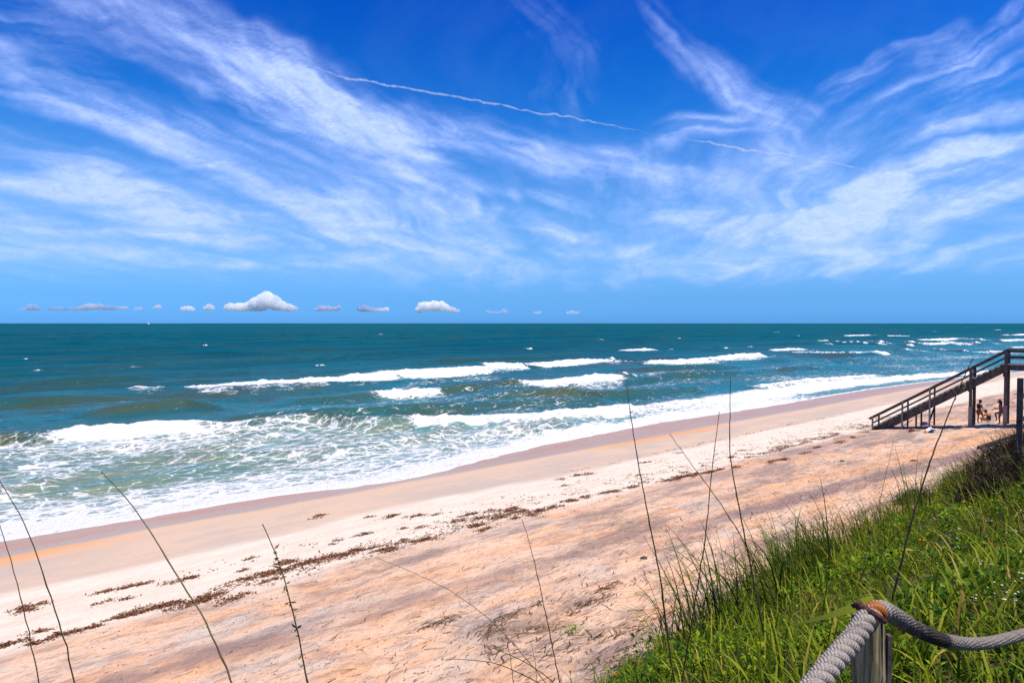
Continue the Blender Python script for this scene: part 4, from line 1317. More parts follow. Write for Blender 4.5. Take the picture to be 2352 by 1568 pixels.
def fence_post(x, y, ztop, label, with_nail):
    zg = gz(x, y) - 0.5
    root = tag(empty("fence_post", (x, y, gz(x, y))), label, "post", "posts of the rope fence")
    zt = ztop - root.location[2]
    wv = 0.034
    bm = bmesh.new()
    R = Matrix.Rotation(math.radians(24), 4, 'Z')
    bmesh.ops.create_cube(bm, size=1.0, matrix=R @ Matrix.Translation((0, 0, (zt - 0.5) / 2)) @ Matrix.Diagonal((2 * wv, 2 * wv, zt + 0.5, 1)))
    bmesh.ops.subdivide_edges(bm, edges=[e for e in bm.edges if abs((e.verts[0].co - e.verts[1].co).z) > 0.3], cuts=14)
    for v in bm.verts:
        v.co.x += 0.004 * math.sin(v.co.z * 17 + v.co.y * 40); v.co.y += 0.004 * math.sin(v.co.z * 11 + v.co.x * 50)
        if v.co.z > zt - 0.01:
            v.co.z -= 0.012 * (1 + math.sin(v.co.x * 60))
    bmesh.ops.bevel(bm, geom=bm.edges[:], offset=0.004, segments=1, affect='EDGES', profile=0.5)
    me = bpy.data.meshes.new("post_shaft"); bm.to_mesh(me); bm.free(); me.materials.append(M_POST)
    o = bpy.data.objects.new("post_shaft", me); COL.objects.link(o); o.parent = root
    # a drying crack down the lit face, and a split-off sliver
    c = R @ Vector((wv * 0.35, -wv, 0))
    MB().bar((c.x, c.y - .0006, zt - .02), (c.x + .006, c.y - .0006, zt - 0.9), 0.004, 0.004, up=(0, 1, 0)).build("drying_crack", M_BLACK, root)
    c = R @ Vector((wv * 0.97, -wv * .8, 0))
    MB().bar((c.x + .010, c.y - .004, zt - .06), (c.x + .006, c.y - .004, zt - 0.9), 0.012, 0.018, up=(0, 1, 0)).build("split_edge", M_STAIR, root)
    if with_nail:
        a = at(1972, 1391, PY_ - .02) - np.array(root.location); b = at(2034, 1428, PY_ - .075) - np.array(root.location)
        d = (b - a)
        pth = [a - d * .05 + np.array((0, 0, .004)), a, a + d * .25 + np.array((0, -.012, .004)), a + d * .6 + np.array((0, -.02, .006)), b]
        nl = MB().tube(pth, [.012, .0135, .010, .0085, .007], 9).build("rusty_bolt", M_RUSTM, root, True)
        MB().tube([a - d * .13 + np.array((0, 0, .006)), a - d * .02], [.017, .016], 7).build("bolt_head", M_RUSTM, nl, True)
    return root


fence_post(ptop[0], ptop[1] + 0.01, ptop[2] - 0.006, "square wooden rope fence post with rusty bolt and long crack", True)
for i_, dz_ in ((-1, -0.03), (0, -0.03)):      # the neighbouring posts that carry the rope's ends, outside the frame
    p_ = RP[i_]
    fence_post(p_[0], p_[1], p_[2] + dz_, "plain rope fence post carrying the rope's " + ("far" if i_ else "near") + " end", False)

# ------------------------------------------------------------------ PLANTS
def blades(name, X, Y, Z, L, W, lean_dir, lean, curl, tint, mat, seg=4, kind="stuff"):
    """curved tapering blades, vectorised"""
    n = len(X)
    lv = seg + 1
    s = np.linspace(0, 1, lv)
    dx_, dy_ = np.cos(lean_dir), np.sin(lean_dir)
    V = np.zeros((n, lv * 2 - 1, 3))
    side = np.stack([-dy_, dx_], 1)
    tw = rng.uniform(-0.9, 0.9, n)
    sx = side[:, 0] * np.cos(tw) + dx_ * np.sin(tw); sy = side[:, 1] * np.cos(tw) + dy_ * np.sin(tw)
    hx = np.zeros(n); hz = np.zeros(n)
    for i in range(lv):
        if i:
            th = lean + curl * (s[i] - 0.5 / seg) ** 1.6
            hx = hx + np.sin(th) * L / seg; hz = hz + np.cos(th) * L / seg
        w = W * (1 - 0.15 * s[i]) * (1.0 if i < lv - 1 else 0) * (1 - s[i] ** 2.2 * 0.75) / 2
        cx, cy, cz = X + dx_ * hx, Y + dy_ * hx, Z + hz
        if i < lv - 1:
            V[:, 2 * i] = np.stack([cx - sx * w, cy - sy * w, cz], 1)
            V[:, 2 * i + 1] = np.stack([cx + sx * w, cy + sy * w, cz], 1)
        else:
            V[:, 2 * i] = np.stack([cx, cy, cz], 1)
    k = lv * 2 - 1
    base = (np.arange(n) * k)[:, None]
    tri = []
    for i in range(seg - 1):
        a = 2 * i
        tri += [(a, a + 1, a + 3), (a, a + 3, a + 2)]
    a = 2 * (seg - 1)
    tri += [(a, a + 1, a + 2)]
    tri = np.array(tri)
    F = (base[:, :, None] + tri[None]).reshape(-1, 3)
    ob = link_mesh(name, V.reshape(-1, 3), F, mat, attrs={"tint": np.repeat(tint, k)}, smooth=True)
    if kind: tag(ob, kind=kind)
    return ob


def leaves(name, X, Y, Z, L, W, yaw, pitch_, roll, tint, mat, kind="stuff"):
    """small folded leaves: six vertices, four triangles each"""
    n = len(X)
    d = np.stack([np.cos(yaw) * np.cos(pitch_), np.sin(yaw) * np.cos(pitch_), np.sin(pitch_)], 1)
    r0 = np.stack([-np.sin(yaw), np.cos(yaw), np.zeros(n)], 1)
    u0 = np.cross(d, r0)
    r = r0 * np.cos(roll)[:, None] + u0 * np.sin(roll)[:, None]
    u = np.cross(d, r)
    P = np.stack([X, Y, Z], 1)
    L_, W_ = L[:, None], W[:, None]
    V = np.stack([P, P + d * L_ * .45 + r * W_ * .5 + u * W_ * .18, P + d * L_ * .5, P + d * L_ * .45 - r * W_ * .5 + u * W_ * .18, P + d * L_ - u * L_ * .12], 1)
    tri = np.array([(0, 1, 2), (0, 2, 3), (1, 4, 2), (2, 4, 3)])
    F = ((np.arange(n) * 5)[:, None, None] + tri[None]).reshape(-1, 3)
    ob = link_mesh(name, V.reshape(-1, 3), F, mat, attrs={"tint": np.repeat(tint, 5)})
    if kind: tag(ob, kind=kind)
    return ob


def scatter(n, t0, t1, n0, n1, near_bias=True):
    """random points on the dune face, denser where the camera stands close"""
    t = rng.uniform(t0, t1, n * 4); m = rng.uniform(n0, n1, n * 4)
    x, y = tn2xy(t, m)
    d = np.hypot(x, y)
    keep = rng.random(n * 4) < np.clip((4.5 / np.maximum(d, 2.0)) ** 1.3, 0.03, 1) if near_bias else np.ones(n * 4, bool)
    keep &= (d > 2.2) & ((m > 0.2) | (t > 3.5))
    t, m = t[keep], m[keep]
    return t[:n], m[:n]


def toe(t):
    """seaward limit of the plants along the shore"""
    return 7.0 - 0.9 * sstep(16, 9, t) + (fbm(t * 0.45, t * 0 + 5, 3, 201) - 0.5) * 2.2 + (fbm(t * 1.7, t * 0 + 8, 2, 203) - 0.5) * 0.8


# --- grass
t, m = scatter(165000, -5, 46, -2.6, 9.0)
k = m < toe(t) - 0.1
t, m = t[k], m[k]
# blades stand in tussocks: pull each one towards its tussock's centre
jx, jy = np.floor(t * 3.2), np.floor(m * 3.2)
ctx = (jx + 0.2 + 0.6 * _hash(jx, jy, 5)) / 3.2; cmy = (jy + 0.2 + 0.6 * _hash(jx, jy, 6)) / 3.2
pull = 0.62
t2 = t * (1 - pull) + ctx * pull; m2 = m * (1 - pull) + cmy * pull
th_t = _hash(jx, jy, 7); th_c = _hash(jx, jy, 8)
k = rng.random(len(t)) < 0.08 + 0.92 * sstep(0.25, 0.65, th_t)
t, m, ot, om, th_t, th_c = t2[k], m2[k], (t2 - ctx)[k], (m2 - cmy)[k], th_t[k], th_c[k]
x, y = tn2xy(t, m)
d = np.hypot(x, y)
z = terrain(t, m) - 0.02
edge = sstep(3.0, 0.2, toe(t) - m)
L = np.clip(rng.gamma(5, 1 / 5.0, len(t)), 0.25, 2.1) * (0.34 + 0.14 * edge) * (0.65 + 0.7 * th_t)
close = sstep(2.9, 1.5, d)
L *= (1 - 0.58 * close) * (1 - 0.45 * sstep(11, 8, t))
W = np.clip(rng.normal(0.0072, 0.0030, len(t)), 0.003, 0.018) * (1 + 0.02 * np.clip(d - 4, 0, 20))
out = np.arctan2(SA * ot + CA * om, CA * ot - SA * om)
ld = np.where(rng.random(len(t)) < 0.55, out + rng.normal(0, 0.5, len(t)), math.radians(170) + rng.normal(0, 1.0, len(t)))
tint = np.clip(rng.beta(2.2, 2.4, len(t)) * 0.72 + 0.34 * (th_c - 0.5) + 0.10 * sstep(12, 20, d), 0, 1)
dead = rng.random(len(t)) < 0.08 + 0.10 * sstep(11, 18, d)
tint = np.where(dead, rng.uniform(0.74, 1.0, len(t)), tint)
blades("dune_grass", x, y, z, L, W, ld, np.abs(rng.normal(0.18, 0.20, len(t))) + dead * rng.uniform(0, .6, len(t)), rng.gamma(2.4, 0.50, len(t)), tint, M_GRASS, seg=5)
print("grass", len(t))

# --- tall wiry sea oats along the lower edge, in tufts
tt_, mm_ = [], []
for q in range(120):
    a = 9.5 + 28 * rng.random() ** 1.25; b = toe(np.array([a]))[0] - abs(rng.normal(0.2, 0.7))
    c = int(rng.integers(8, 34))
    tt_.append(a + rng.normal(0, 0.14, c)); mm_.append(b + rng.normal(0, 0.14, c))
fan0 = len(tt_)
for (a, b, c) in ((1530, 1500, 26), (1580, 1475, 34), (1640, 1450, 36), (1700, 1405, 40), (1740, 1375, 30), (1790, 1335, 40), (1835, 1315, 34), (1880, 1290, 44), (1920, 1275, 26), (1965, 1258, 30),
                  (2020, 1235, 30), (2060, 1210, 24), (2110, 1195, 30), (2170, 1160, 30), (2210, 1140, 24), (1660, 1490, 30), (1780, 1420, 30), (1900, 1350, 24)):
    g = ground_at(a, b); a_, b_ = xy2tn(g[0], g[1])
    tt_.append(a_ + rng.normal(0, 0.16, c)); mm_.append(b_ + rng.normal(0, 0.12, c))
t = np.concatenate(tt_); m = np.concatenate(mm_)
fan = np.concatenate([np.full(len(q), i >= fan0) for i, q in enumerate(tt_)])
x, y = tn2xy(t, m); d = np.hypot(x, y)
z = terrain(t, m) - 0.03
L = rng.uniform(0.5, 1.5, len(t)) * (1 - 0.3 * sstep(15, 25, d)) * (1 - 0.4 * sstep(12, 9.5, t))
L = np.where(fan, rng.uniform(0.75, 1.75, len(t)) * (1 - 0.25 * sstep(16, 26, d)), L)
W = rng.uniform(0.015, 0.026, len(t))
ld = math.radians(175) + np.concatenate([rng.normal(rng.normal(0, .6), .75, len(q)) for q in tt_])
tint = np.clip(rng.beta(1.3, 4.2, len(t)) * 0.9 + 0.10 * sstep(14, 22, d), 0, 1)
blades("tall_beach_grass", x, y, z, L, W, ld, np.abs(rng.normal(0.12, 0.16, len(t))), rng.gamma(3.0, 0.42, len(t)) * np.where(fan, 1.35, 1.0), tint, M_GRASS, seg=7)

# --- broader bright blades between them
t, m = scatter(16000, -3, 24, 0.5, 8.4)
k = (m < toe(t) - 0.2) & (rng.random(len(t)) < sstep(0.40, 0.62, fbm(t * 1.4 + 3, m * 1.4, 2, 231)))
t, m = t[k], m[k]
x, y = tn2xy(t, m); d = np.hypot(x, y)
L = rng.uniform(0.22, 0.62, len(t)) * (1 - 0.5 * sstep(2.9, 1.5, d))
tint = np.clip(rng.normal(0.50, 0.17, len(t)), 0, 1)
blades("broad_leaved_grass", x, y, terrain(t, m) - .02, L, rng.uniform(0.013, 0.026, len(t)), rng.uniform(0, 6.28, len(t)), np.abs(rng.normal(.25, .25, len(t))), rng.gamma(2.4, .5, len(t)), tint, M_GRASS, seg=5)

# --- leafy ground cover
t, m = scatter(125000, -5, 40, -2.4, 9.0)
cl = fbm(t * 0.8 + 20, m * 0.8, 3, 211)
k = (m < toe(t) + 0.15 + 1.15 * sstep(13, 10.5, t) * sstep(7.2, 8.6, t)) & (rng.random(len(t)) < sstep(0.34, 0.56, cl + 0.3 * sstep(13, 11, t) * sstep(4.5, 6, m) + 0.22 * sstep(5, 1, m) + 0.25 * sstep(1.3, 0.0, toe(t) - m) * sstep(16, 12, t)))
t, m, cl = t[k], m[k], cl[k]
x, y = tn2xy(t, m); d = np.hypot(x, y)
top = 0.05 + 0.26 * sstep(0.4, 0.75, cl)
z = terrain(t, m) + rng.beta(2.2, 1.3, len(t)) * (top + 0.06)
L = rng.uniform(0.026, 0.068, len(t)) * (1 + 0.03 * np.clip(d - 4, 0, 20)) * (1 + 0.5 * (_hash(np.floor(t * 1.5), np.floor(m * 1.5), 3) > .7))
W = L * rng.uniform(0.3, 0.65, len(t))
tint = np.clip(rng.beta(2, 2.4, len(t)) + 0.3 * (fbm(t * 1.3, m * 1.3, 2, 213) - 0.5), 0, 1)
leaves("ground_cover_plants", x, y, z, L, W, rng.uniform(0, 6.283, len(t)), rng.normal(0.25, 0.5, len(t)), rng.normal(0, 0.5, len(t)), tint, M_LEAF)
print("leaves", len(t))

# --- white flower heads in the green
def flower_spots(pxs, lift):
    out = []
    for (a, b) in pxs:
        g = ground_at(a, b + lift * 0)
        u, v = ray(a, b)
        Y = g[1]
        # step back along the sight line until it is about 0.3 m above the ground
        for Yk in np.linspace(Y, Y * 0.75, 40):
            if H + v * Yk - gz(u * Yk, Yk) > 0.30:
                break
        out.append((u * Yk, Yk, H + v * Yk))
    return out


M_PETAL = simple("white_petal", (0.75, 0.76, 0.70), 0.7, 0.08)
M_YPETAL = simple("orange_yellow_petal", (0.75, 0.25, 0.01), 0.7, 0.2)
M_FCORE = simple("brown_flower_core", (0.11, 0.03, 0.01), 0.9, 0.2)
wf = [(2182, 1232), (2198, 1238), (2200, 1213), (2330, 1218), (2316, 1226), (2194, 1256), (2212, 1290), (2310, 1352), (2336, 1312), (2275, 1345), (2290, 1358), (2322, 1372),
      (2245, 1180), (2262, 1196), (2300, 1165), (2345, 1262), (2180, 1345), (2235, 1362), (2349, 1330), (2265, 1290)]
V = []; F = []
for (a, b, c) in flower_spots(wf, 0):
    for _ in range(int(rng.integers(2, 7))):
        q = np.array((a, b, c)) + rng.normal(0, 1, 3) * (0.035, 0.03, 0.008)
        k0 = len(V); r = rng.uniform(.004, .0095)
        for w in range(6):
            V.append(q + r * np.array((math.cos(w * 1.047), math.sin(w * 1.047), 0.25 * math.sin(w * 2.1))))
        V.append(q + np.array((0, 0, .004)))
        F += [(k0 + w, k0 + (w + 1) % 6, k0 + 6) for w in range(6)]
tag(link_mesh("white_wildflowers", V, F, M_PETAL), kind="stuff")

orange = [((1416, 1546), "orange blanket flower at the left tip of the green plants", 16), ((1310, 1543), "dark centred orange flower lowest left, beside the bare stalk", 14),
          ((1418, 1566), "orange flower cut by the bottom of the photo, below the blanket flower", 12),
          ((2118, 1240), "small yellow flower pair above white blossoms on the grassy slope", 14)]
for (pp_, lab, sz) in orange:
    (a, b, c) = flower_spots([pp_], 0)[0]
    r = sz / 2 * b / 1568
    f = tag(empty("orange_flower", (a, b, c)), lab, "flower", "orange flowers in the greenery")
    pm = MB()
    for w in range(10):
        an = w * 0.628
        p0 = np.array((0, 0, 0)); d0 = np.array((math.cos(an), math.sin(an), .25)); s0 = np.array((-math.sin(an), math.cos(an), 0))
        pm.add([p0, d0 * r * .6 + s0 * r * .28, d0 * r, d0 * r * .6 - s0 * r * .28], [(0, 1, 2, 3)])
    pm.build("petals", M_YPETAL, f)
    bm = bmesh.new(); bmesh.ops.create_icosphere(bm, subdivisions=2, radius=r * .38, matrix=Matrix.Translation((0, 0, r * .12)))
    me = bpy.data.meshes.new("flower_core"); bm.to_mesh(me); bm.free(); me.materials.append(M_FCORE)
    o = bpy.data.objects.new("flower_core", me); COL.objects.link(o); o.parent = f
    MB().tube([(0, 0, 0), (.02, .02, -(c - gz(a, b)))], r * .08, 5).build("stem", M_STALK2, f)

# --- broad pale blade behind the rope post
pb_ = [at(1770, 1446, 2.5), at(1830, 1433, 2.42), at(1890, 1417, 2.35), at(1950, 1398, 2.3), at(1985, 1384, 2.28), at(2008, 1376, 2.27)]
wd = [.002, .005, .012, .022, .028, .018]
V = []; F = []
for i, (p, w) in enumerate(zip(pb_, wd)):
    V += [p + np.array((0, -.45 * w, -w * .45)), p + np.array((0, -.05 * w, -.06 * w)), p + np.array((0, .45 * w, w * .45))]
for i in range(len(pb_) - 1):
    for j in range(2):
        F.append((i * 3 + j, i * 3 + j + 1, i * 3 + j + 4, i * 3 + j + 3))
gb = link_mesh("broad_grass_blade", V, F, M_LEAF, smooth=True, attrs={"tint": np.full(len(V), 0.97)})
tag(gb, "single broad bright green grass blade lying over the rope fence post top", "grass blade")

# --- the big arching blades that stand out
ARCH = [([(1795, 1595), (1805, 1530), (1830, 1470), (1865, 1440), (1905, 1428)], 4.2, .30, "pale green blade arching over left of the thick rope"),
        ([(1870, 1425), (1890, 1370), (1930, 1325), (1985, 1303), (2040, 1302), (2065, 1308)], 5.2, .35, "arched green blade in front of the slope above the rope post"),
        ([(2010, 1310), (2035, 1255), (2070, 1215), (2110, 1203), (2155, 1206)], 7.5, .05, "dark arching blade at the grass edge below the leaning stalk"),
        ([(2085, 1330), (2098, 1285), (2130, 1240), (2170, 1210), (2200, 1205)], 6.5, .05, "second dark arching blade, right of the first on the grass edge"),
        ([(1290, 1590), (1262, 1556), (1200, 1515), (1120, 1482), (1090, 1478)], 4.6, .45, "long thin green blade reaching left over sand at bottom centre"),
        ([(1290, 1600), (1230, 1562), (1140, 1520), (1050, 1512), (1020, 1514)], 4.4, .40, "lowest long thin blade reaching left over sand at bottom centre")]
for pts, Y0, ti, lab in ARCH:
    P = np.array([at(a, b, Y0 + i * .06) for i, (a, b) in enumerate(pts)])
    u_ = np.linspace(0, len(P) - 1, 22)
    P = np.stack([np.interp(u_, np.arange(len(P)), P[:, q]) for q in range(3)], 1)
    for _ in range(3):
        P[1:-1] = (P[:-2] + 2 * P[1:-1] + P[2:]) / 4
    g = np.array((P[0][0], P[0][1], gz(P[0][0], P[0][1])))
    if P[0][2] > g[2]:
        P = np.vstack([np.linspace(g + np.array((.05, .03, -.02)), P[0], 5)[:-1], P])
    w = np.linspace(1, 0.1, len(P)) ** .6 * 0.011
    Tn = np.gradient(P, axis=0); Tn /= np.linalg.norm(Tn, axis=1)[:, None]
    sd_ = np.cross(Tn, (0.2, 1, 0.3)); sd_ /= np.linalg.norm(sd_, axis=1)[:, None]
    V = np.concatenate([np.stack([P - sd_ * w[:, None] * .5, P + np.array((0, -1, .5)) * w[:, None] * .12, P + sd_ * w[:, None] * .5], 1)]).reshape(-1, 3)
    F = []
    for i in range(len(P) - 1):
        for j in range(2):
            F.append((i * 3 + j, i * 3 + j + 1, i * 3 + j + 4, i * 3 + j + 3))
    ob = link_mesh("arching_grass_blade", V, F, M_GRASS, smooth=True, attrs={"tint": np.full(len(V), ti)})
    tag(ob, lab, "grass blade", "arching grass blades")

# --- tall bare sea oat stalks
STALKS = [([(90, 1568), (65, 1440), (35, 1320), (-2, 1195), (-20, 1150)], 3.4, 5.0, 0, "leftmost bare stalk, leaning out of the photo at its left edge"),
          ([(172, 1568), (140, 1440), (92, 1290), (40, 1165), (-4, 1098)], 3.2, 6.0, 0, "dark stalk second from the left edge, leaning left"),
          ([(532, 1568), (482, 1440), (402, 1312), (330, 1195), (270, 1118), (232, 1082)], 3.2, 7.0, 0, "long grey brown stalk leaning far left across foam and sand"),
          ([(706, 1568), (682, 1440), (655, 1335), (632, 1262), (603, 1203)], 3.6, 6.5, 1, "stalk with tattered seed husks on its upper half, over the seaweed"),
          ([(1286, 1568), (1262, 1450), (1237, 1330), (1215, 1240), (1199, 1193)], 3.8, 4.5, 0, "single upright thin stalk over the pink sand at bottom centre"),
          ([(1256, 1568), (1215, 1520), (1155, 1448), (1090, 1392), (1031, 1353), (950, 1314), (862, 1279)], 3.6, 3.0, 0, "thin straw stalk bowing far left over the pink sand"),
          ([(1180, 1568), (1172, 1510), (1161, 1446)], 4.0, 3.5, 0, "short thin stalk left of the upright thin stalk, low on the sand"),
          ([(1234, 1568), (1228, 1510), (1217, 1468)], 4.2, 3.0, 0, "short faint stalk between two thin stalks at bottom centre"),
          ([(1545, 1540), (1530, 1440), (1518, 1330), (1500, 1240), (1474, 1110), (1450, 970), (1441, 890)], 4.8, 5.5, 0, "tall dark stalk crossing the surf above the grass left of centre right"),
          ([(1585, 1450), (1605, 1330), (1620, 1240), (1635, 1080), (1652, 945)], 5.0, 4.5, 0, "tall stalk leaning slightly right, crossed by a left leaning stalk"),
          ([(1740, 1380), (1715, 1255), (1692, 1135), (1676, 1050), (1676, 960), (1678, 865)], 5.0, 5.0, 0, "tallest dark stalk, straight up past the breaking waves"),
          ([(1750, 1320), (1720, 1262), (1662, 1165), (1600, 1080), (1538, 996)], 5.2, 4.0, 0, "stalk leaning left that crosses the right leaning stalk"),
          ([(2068, 1300), (2095, 1192), (2138, 1054), (2172, 968), (2212, 868), (2236, 822)], 5.0, 5.5, 2, "stalk leaning right across the stairway with a small seed head"),
          ([(2010, 1190), (2035, 1090), (2052, 1010)], 6.5, 2.0, 0, "faint thin straw below the maroon towel, leaning right")]
for si, (pts, Y0, wpx, seeds, lab) in enumerate(STALKS):
    P = np.array([at(a, b, Y0) for a, b in pts])
    d0 = P[0] - P[1]; d0 /= np.linalg.norm(d0)
    for _ in range(60):
        if P[0][2] < gz(P[0][0], P[0][1]):
            break
        P = np.vstack([P[0] + d0 * 0.06, P])
    q = np.concatenate([[0], np.cumsum(np.linalg.norm(np.diff(P, axis=0), axis=1))])
    s = np.linspace(0, q[-1], 46)
    P = np.stack([np.interp(s, q, P[:, c]) for c in range(3)], 1)
    for _ in range(4):
        P[1:-1] = (P[:-2] + 2 * P[1:-1] + P[2:]) / 4
    P[1:-1] += rng.normal(0, 0.0016, (len(P) - 2, 3))
    r0 = wpx / 2 * Y0 / 1568 * 1.0
    w = np.linspace(1.0, 0.30, len(P)) * r0 * (1 + 0.25 * (np.arange(len(P)) % 9 == 0))
    base = P[0].copy()
    root = tag(empty("sea_oat_stalk", base), lab, "stalk", "bare sea oat stalks")
    MB().tube(P - base, w, 6).build("stem", M_STALK2 if si in (2, 5, 13) else M_STALK, root, True)
    if seeds:
        mb = MB()
        for h in range(46 if seeds == 1 else 14):
            f = rng.uniform(0.55, 0.97) if seeds == 1 else rng.uniform(0.86, 0.92)
            if seeds == 1 and rng.random() < .55:
                f = rng.normal(0.80, 0.05)
            i = int(np.clip(f, 0, .98) * (len(P) - 1))
            a = P[i] - base; an = rng.uniform(0, 6.28); ln = rng.uniform(.018, .05)
            dd = np.array((math.cos(an) * .5, math.sin(an) * .5, rng.uniform(-.9, .4))); dd /= np.linalg.norm(dd)
            sd_ = np.cross(dd, (0, 1, 0)); sd_ /= np.linalg.norm(sd_) + 1e-9
            mb.add([a, a + dd * ln * .5 + sd_ * ln * .16, a + dd * ln, a + dd * ln * .5 - sd_ * ln * .16, a + dd * ln * .5 + np.array((0, -ln * .12, 0))],
                   [(0, 1, 4), (1, 2, 4), (2, 3, 4), (3, 0, 4)])
        tag(mb.build("seed_husks", M_STALK2, root), kind="stuff")

# --- dead brush at the right
def brush(label, px, py, rad, hgt, ntw, seed):
    r_ = np.random.default_rng(seed)
    g = ground_at(px, py)
    root = tag(empty("dead_shrub", g), label, "shrub")
    V = []; T_ = []; F = []
    n = ntw
    a = r_.uniform(0, 6.283, n); rr = rad * np.sqrt(r_.random(n))
    bx, by = rr * np.cos(a), rr * np.sin(a)
    bz = np.array([gz(g[0] + q, g[1] + w) - g[2] for q, w in zip(bx, by)]) + r_.random(n) * hgt * .7 * (1 - (rr / rad) ** 2)
    ln = r_.uniform(.15, .6, n) * hgt
    th = r_.uniform(0, 6.283, n); ph = r_.uniform(-.2, 1.35, n)
    for i in range(n):
        p = np.array((bx[i], by[i], bz[i]))
        d = np.array((math.cos(th[i]) * math.cos(ph[i]), math.sin(th[i]) * math.cos(ph[i]), math.sin(ph[i])))
        q = p + d * ln[i] * .5 + r_.normal(0, .03, 3)
        e = q + (d + r_.normal(0, .5, 3)) * ln[i] * .4
        w = r_.uniform(.004, .011)
        s = np.cross(d, (0.1, 1, 0.2)); s /= np.linalg.norm(s) + 1e-9
        k0 = len(V)
        V += [p - s * w, p + s * w, q + s * w * .7, q - s * w * .7, e]
        F += [(k0, k0 + 1, k0 + 2), (k0, k0 + 2, k0 + 3), (k0 + 3, k0 + 2, k0 + 4)]
        T_ += [float(np.clip(r_.beta(1.6, 2.4), 0, .99))] * 5
    o = link_mesh("twigs", V, F, M_BRUSH, root, attrs={"tint": T_})
    tag(o, kind="stuff")
    lx = r_.normal(0, rad * .5, 900); ly = r_.normal(0, rad * .5, 900)
    lz = np.array([gz(g[0] + q, g[1] + w) - g[2] for q, w in zip(lx, ly)]) + r_.random(900) * hgt * .75
    o = leaves("dry_leaves", lx, ly, lz, r_.uniform(.03, .07, 900), r_.uniform(.015, .035, 900), r_.uniform(0, 6.28, 900), r_.normal(0, .6, 900), r_.normal(0, .6, 900),
               np.clip(r_.beta(1.5, 3, 900), 0, 1), M_BRUSH)
    o.parent = root
    return root


brush("dark dead brushy shrub under the fallen timber at the right edge", 2318, 1085, 1.7, 1.45, 7000, 5)
brush("low thicket of dead twigs at the top corner of the grassy slope", 2345, 1130, 1.0, 0.9, 2600, 6)
brush("small brown wispy shrub at the grass edge by the leaning stalk", 2098, 1150, 0.55, 0.55, 700, 7)
sn = at(2268, 1062, 13.0)
snag = tag(empty("grey_snag", sn), "forked pale grey dead branch sticking out of the dark shrub", "branch")
q = lambda a, b, c=13.0: at(a, b, c) - sn
MB().tube([q(2336, 1160, 12.9), q(2310, 1120), q(2290, 1085), q(2272, 1062), q(2262, 1050)], [.035, .032, .028, .024, .012], 7).build("limb", M_STAIR_PALE, snag, True)
MB().tube([q(2280, 1070), q(2290, 1055, 12.9), q(2305, 1048, 12.8), q(2325, 1046, 12.7)], [.022, .018, .014, .006], 6).build("limb", M_STAIR_PALE, snag, True)

# --- a small green sprout alone on the sand
sp = ground_at(1317, 1456)
n = 90
root = tag(empty("seedling", sp), "small green plant growing alone on the pink sand", "plant")
th = rng.uniform(0, 6.28, n); rr = np.abs(rng.normal(0, .13, n))
o = leaves("leaf_cluster", rr * np.cos(th) * 1.3, rr * np.sin(th), rng.uniform(.01, .16, n), rng.uniform(.04, .08, n), rng.uniform(.02, .035, n), th, rng.normal(.4, .4, n), rng.normal(0, .4, n), rng.uniform(.45, .9, n), M_LEAF)
o.parent = root

# ------------------------------------------------------------------ SEAWEED WRACK and litter
def bits(name, pts, size, mat, flat=0.35, tint=None):
    """leafy shreds lying about on the ground"""
    pts = np.asarray(pts)
    n = len(pts)
    L = rng.uniform(.5, 1.3, n) * size; W = L * rng.uniform(.25, .6, n)
    return leaves(name, pts[:, 0], pts[:, 1], pts[:, 2], L, W, rng.uniform(0, 6.28, n), rng.normal(0.12, flat, n), rng.normal(0, .6, n),
                  rng.beta(2, 2, n) if tint is None else tint, mat)


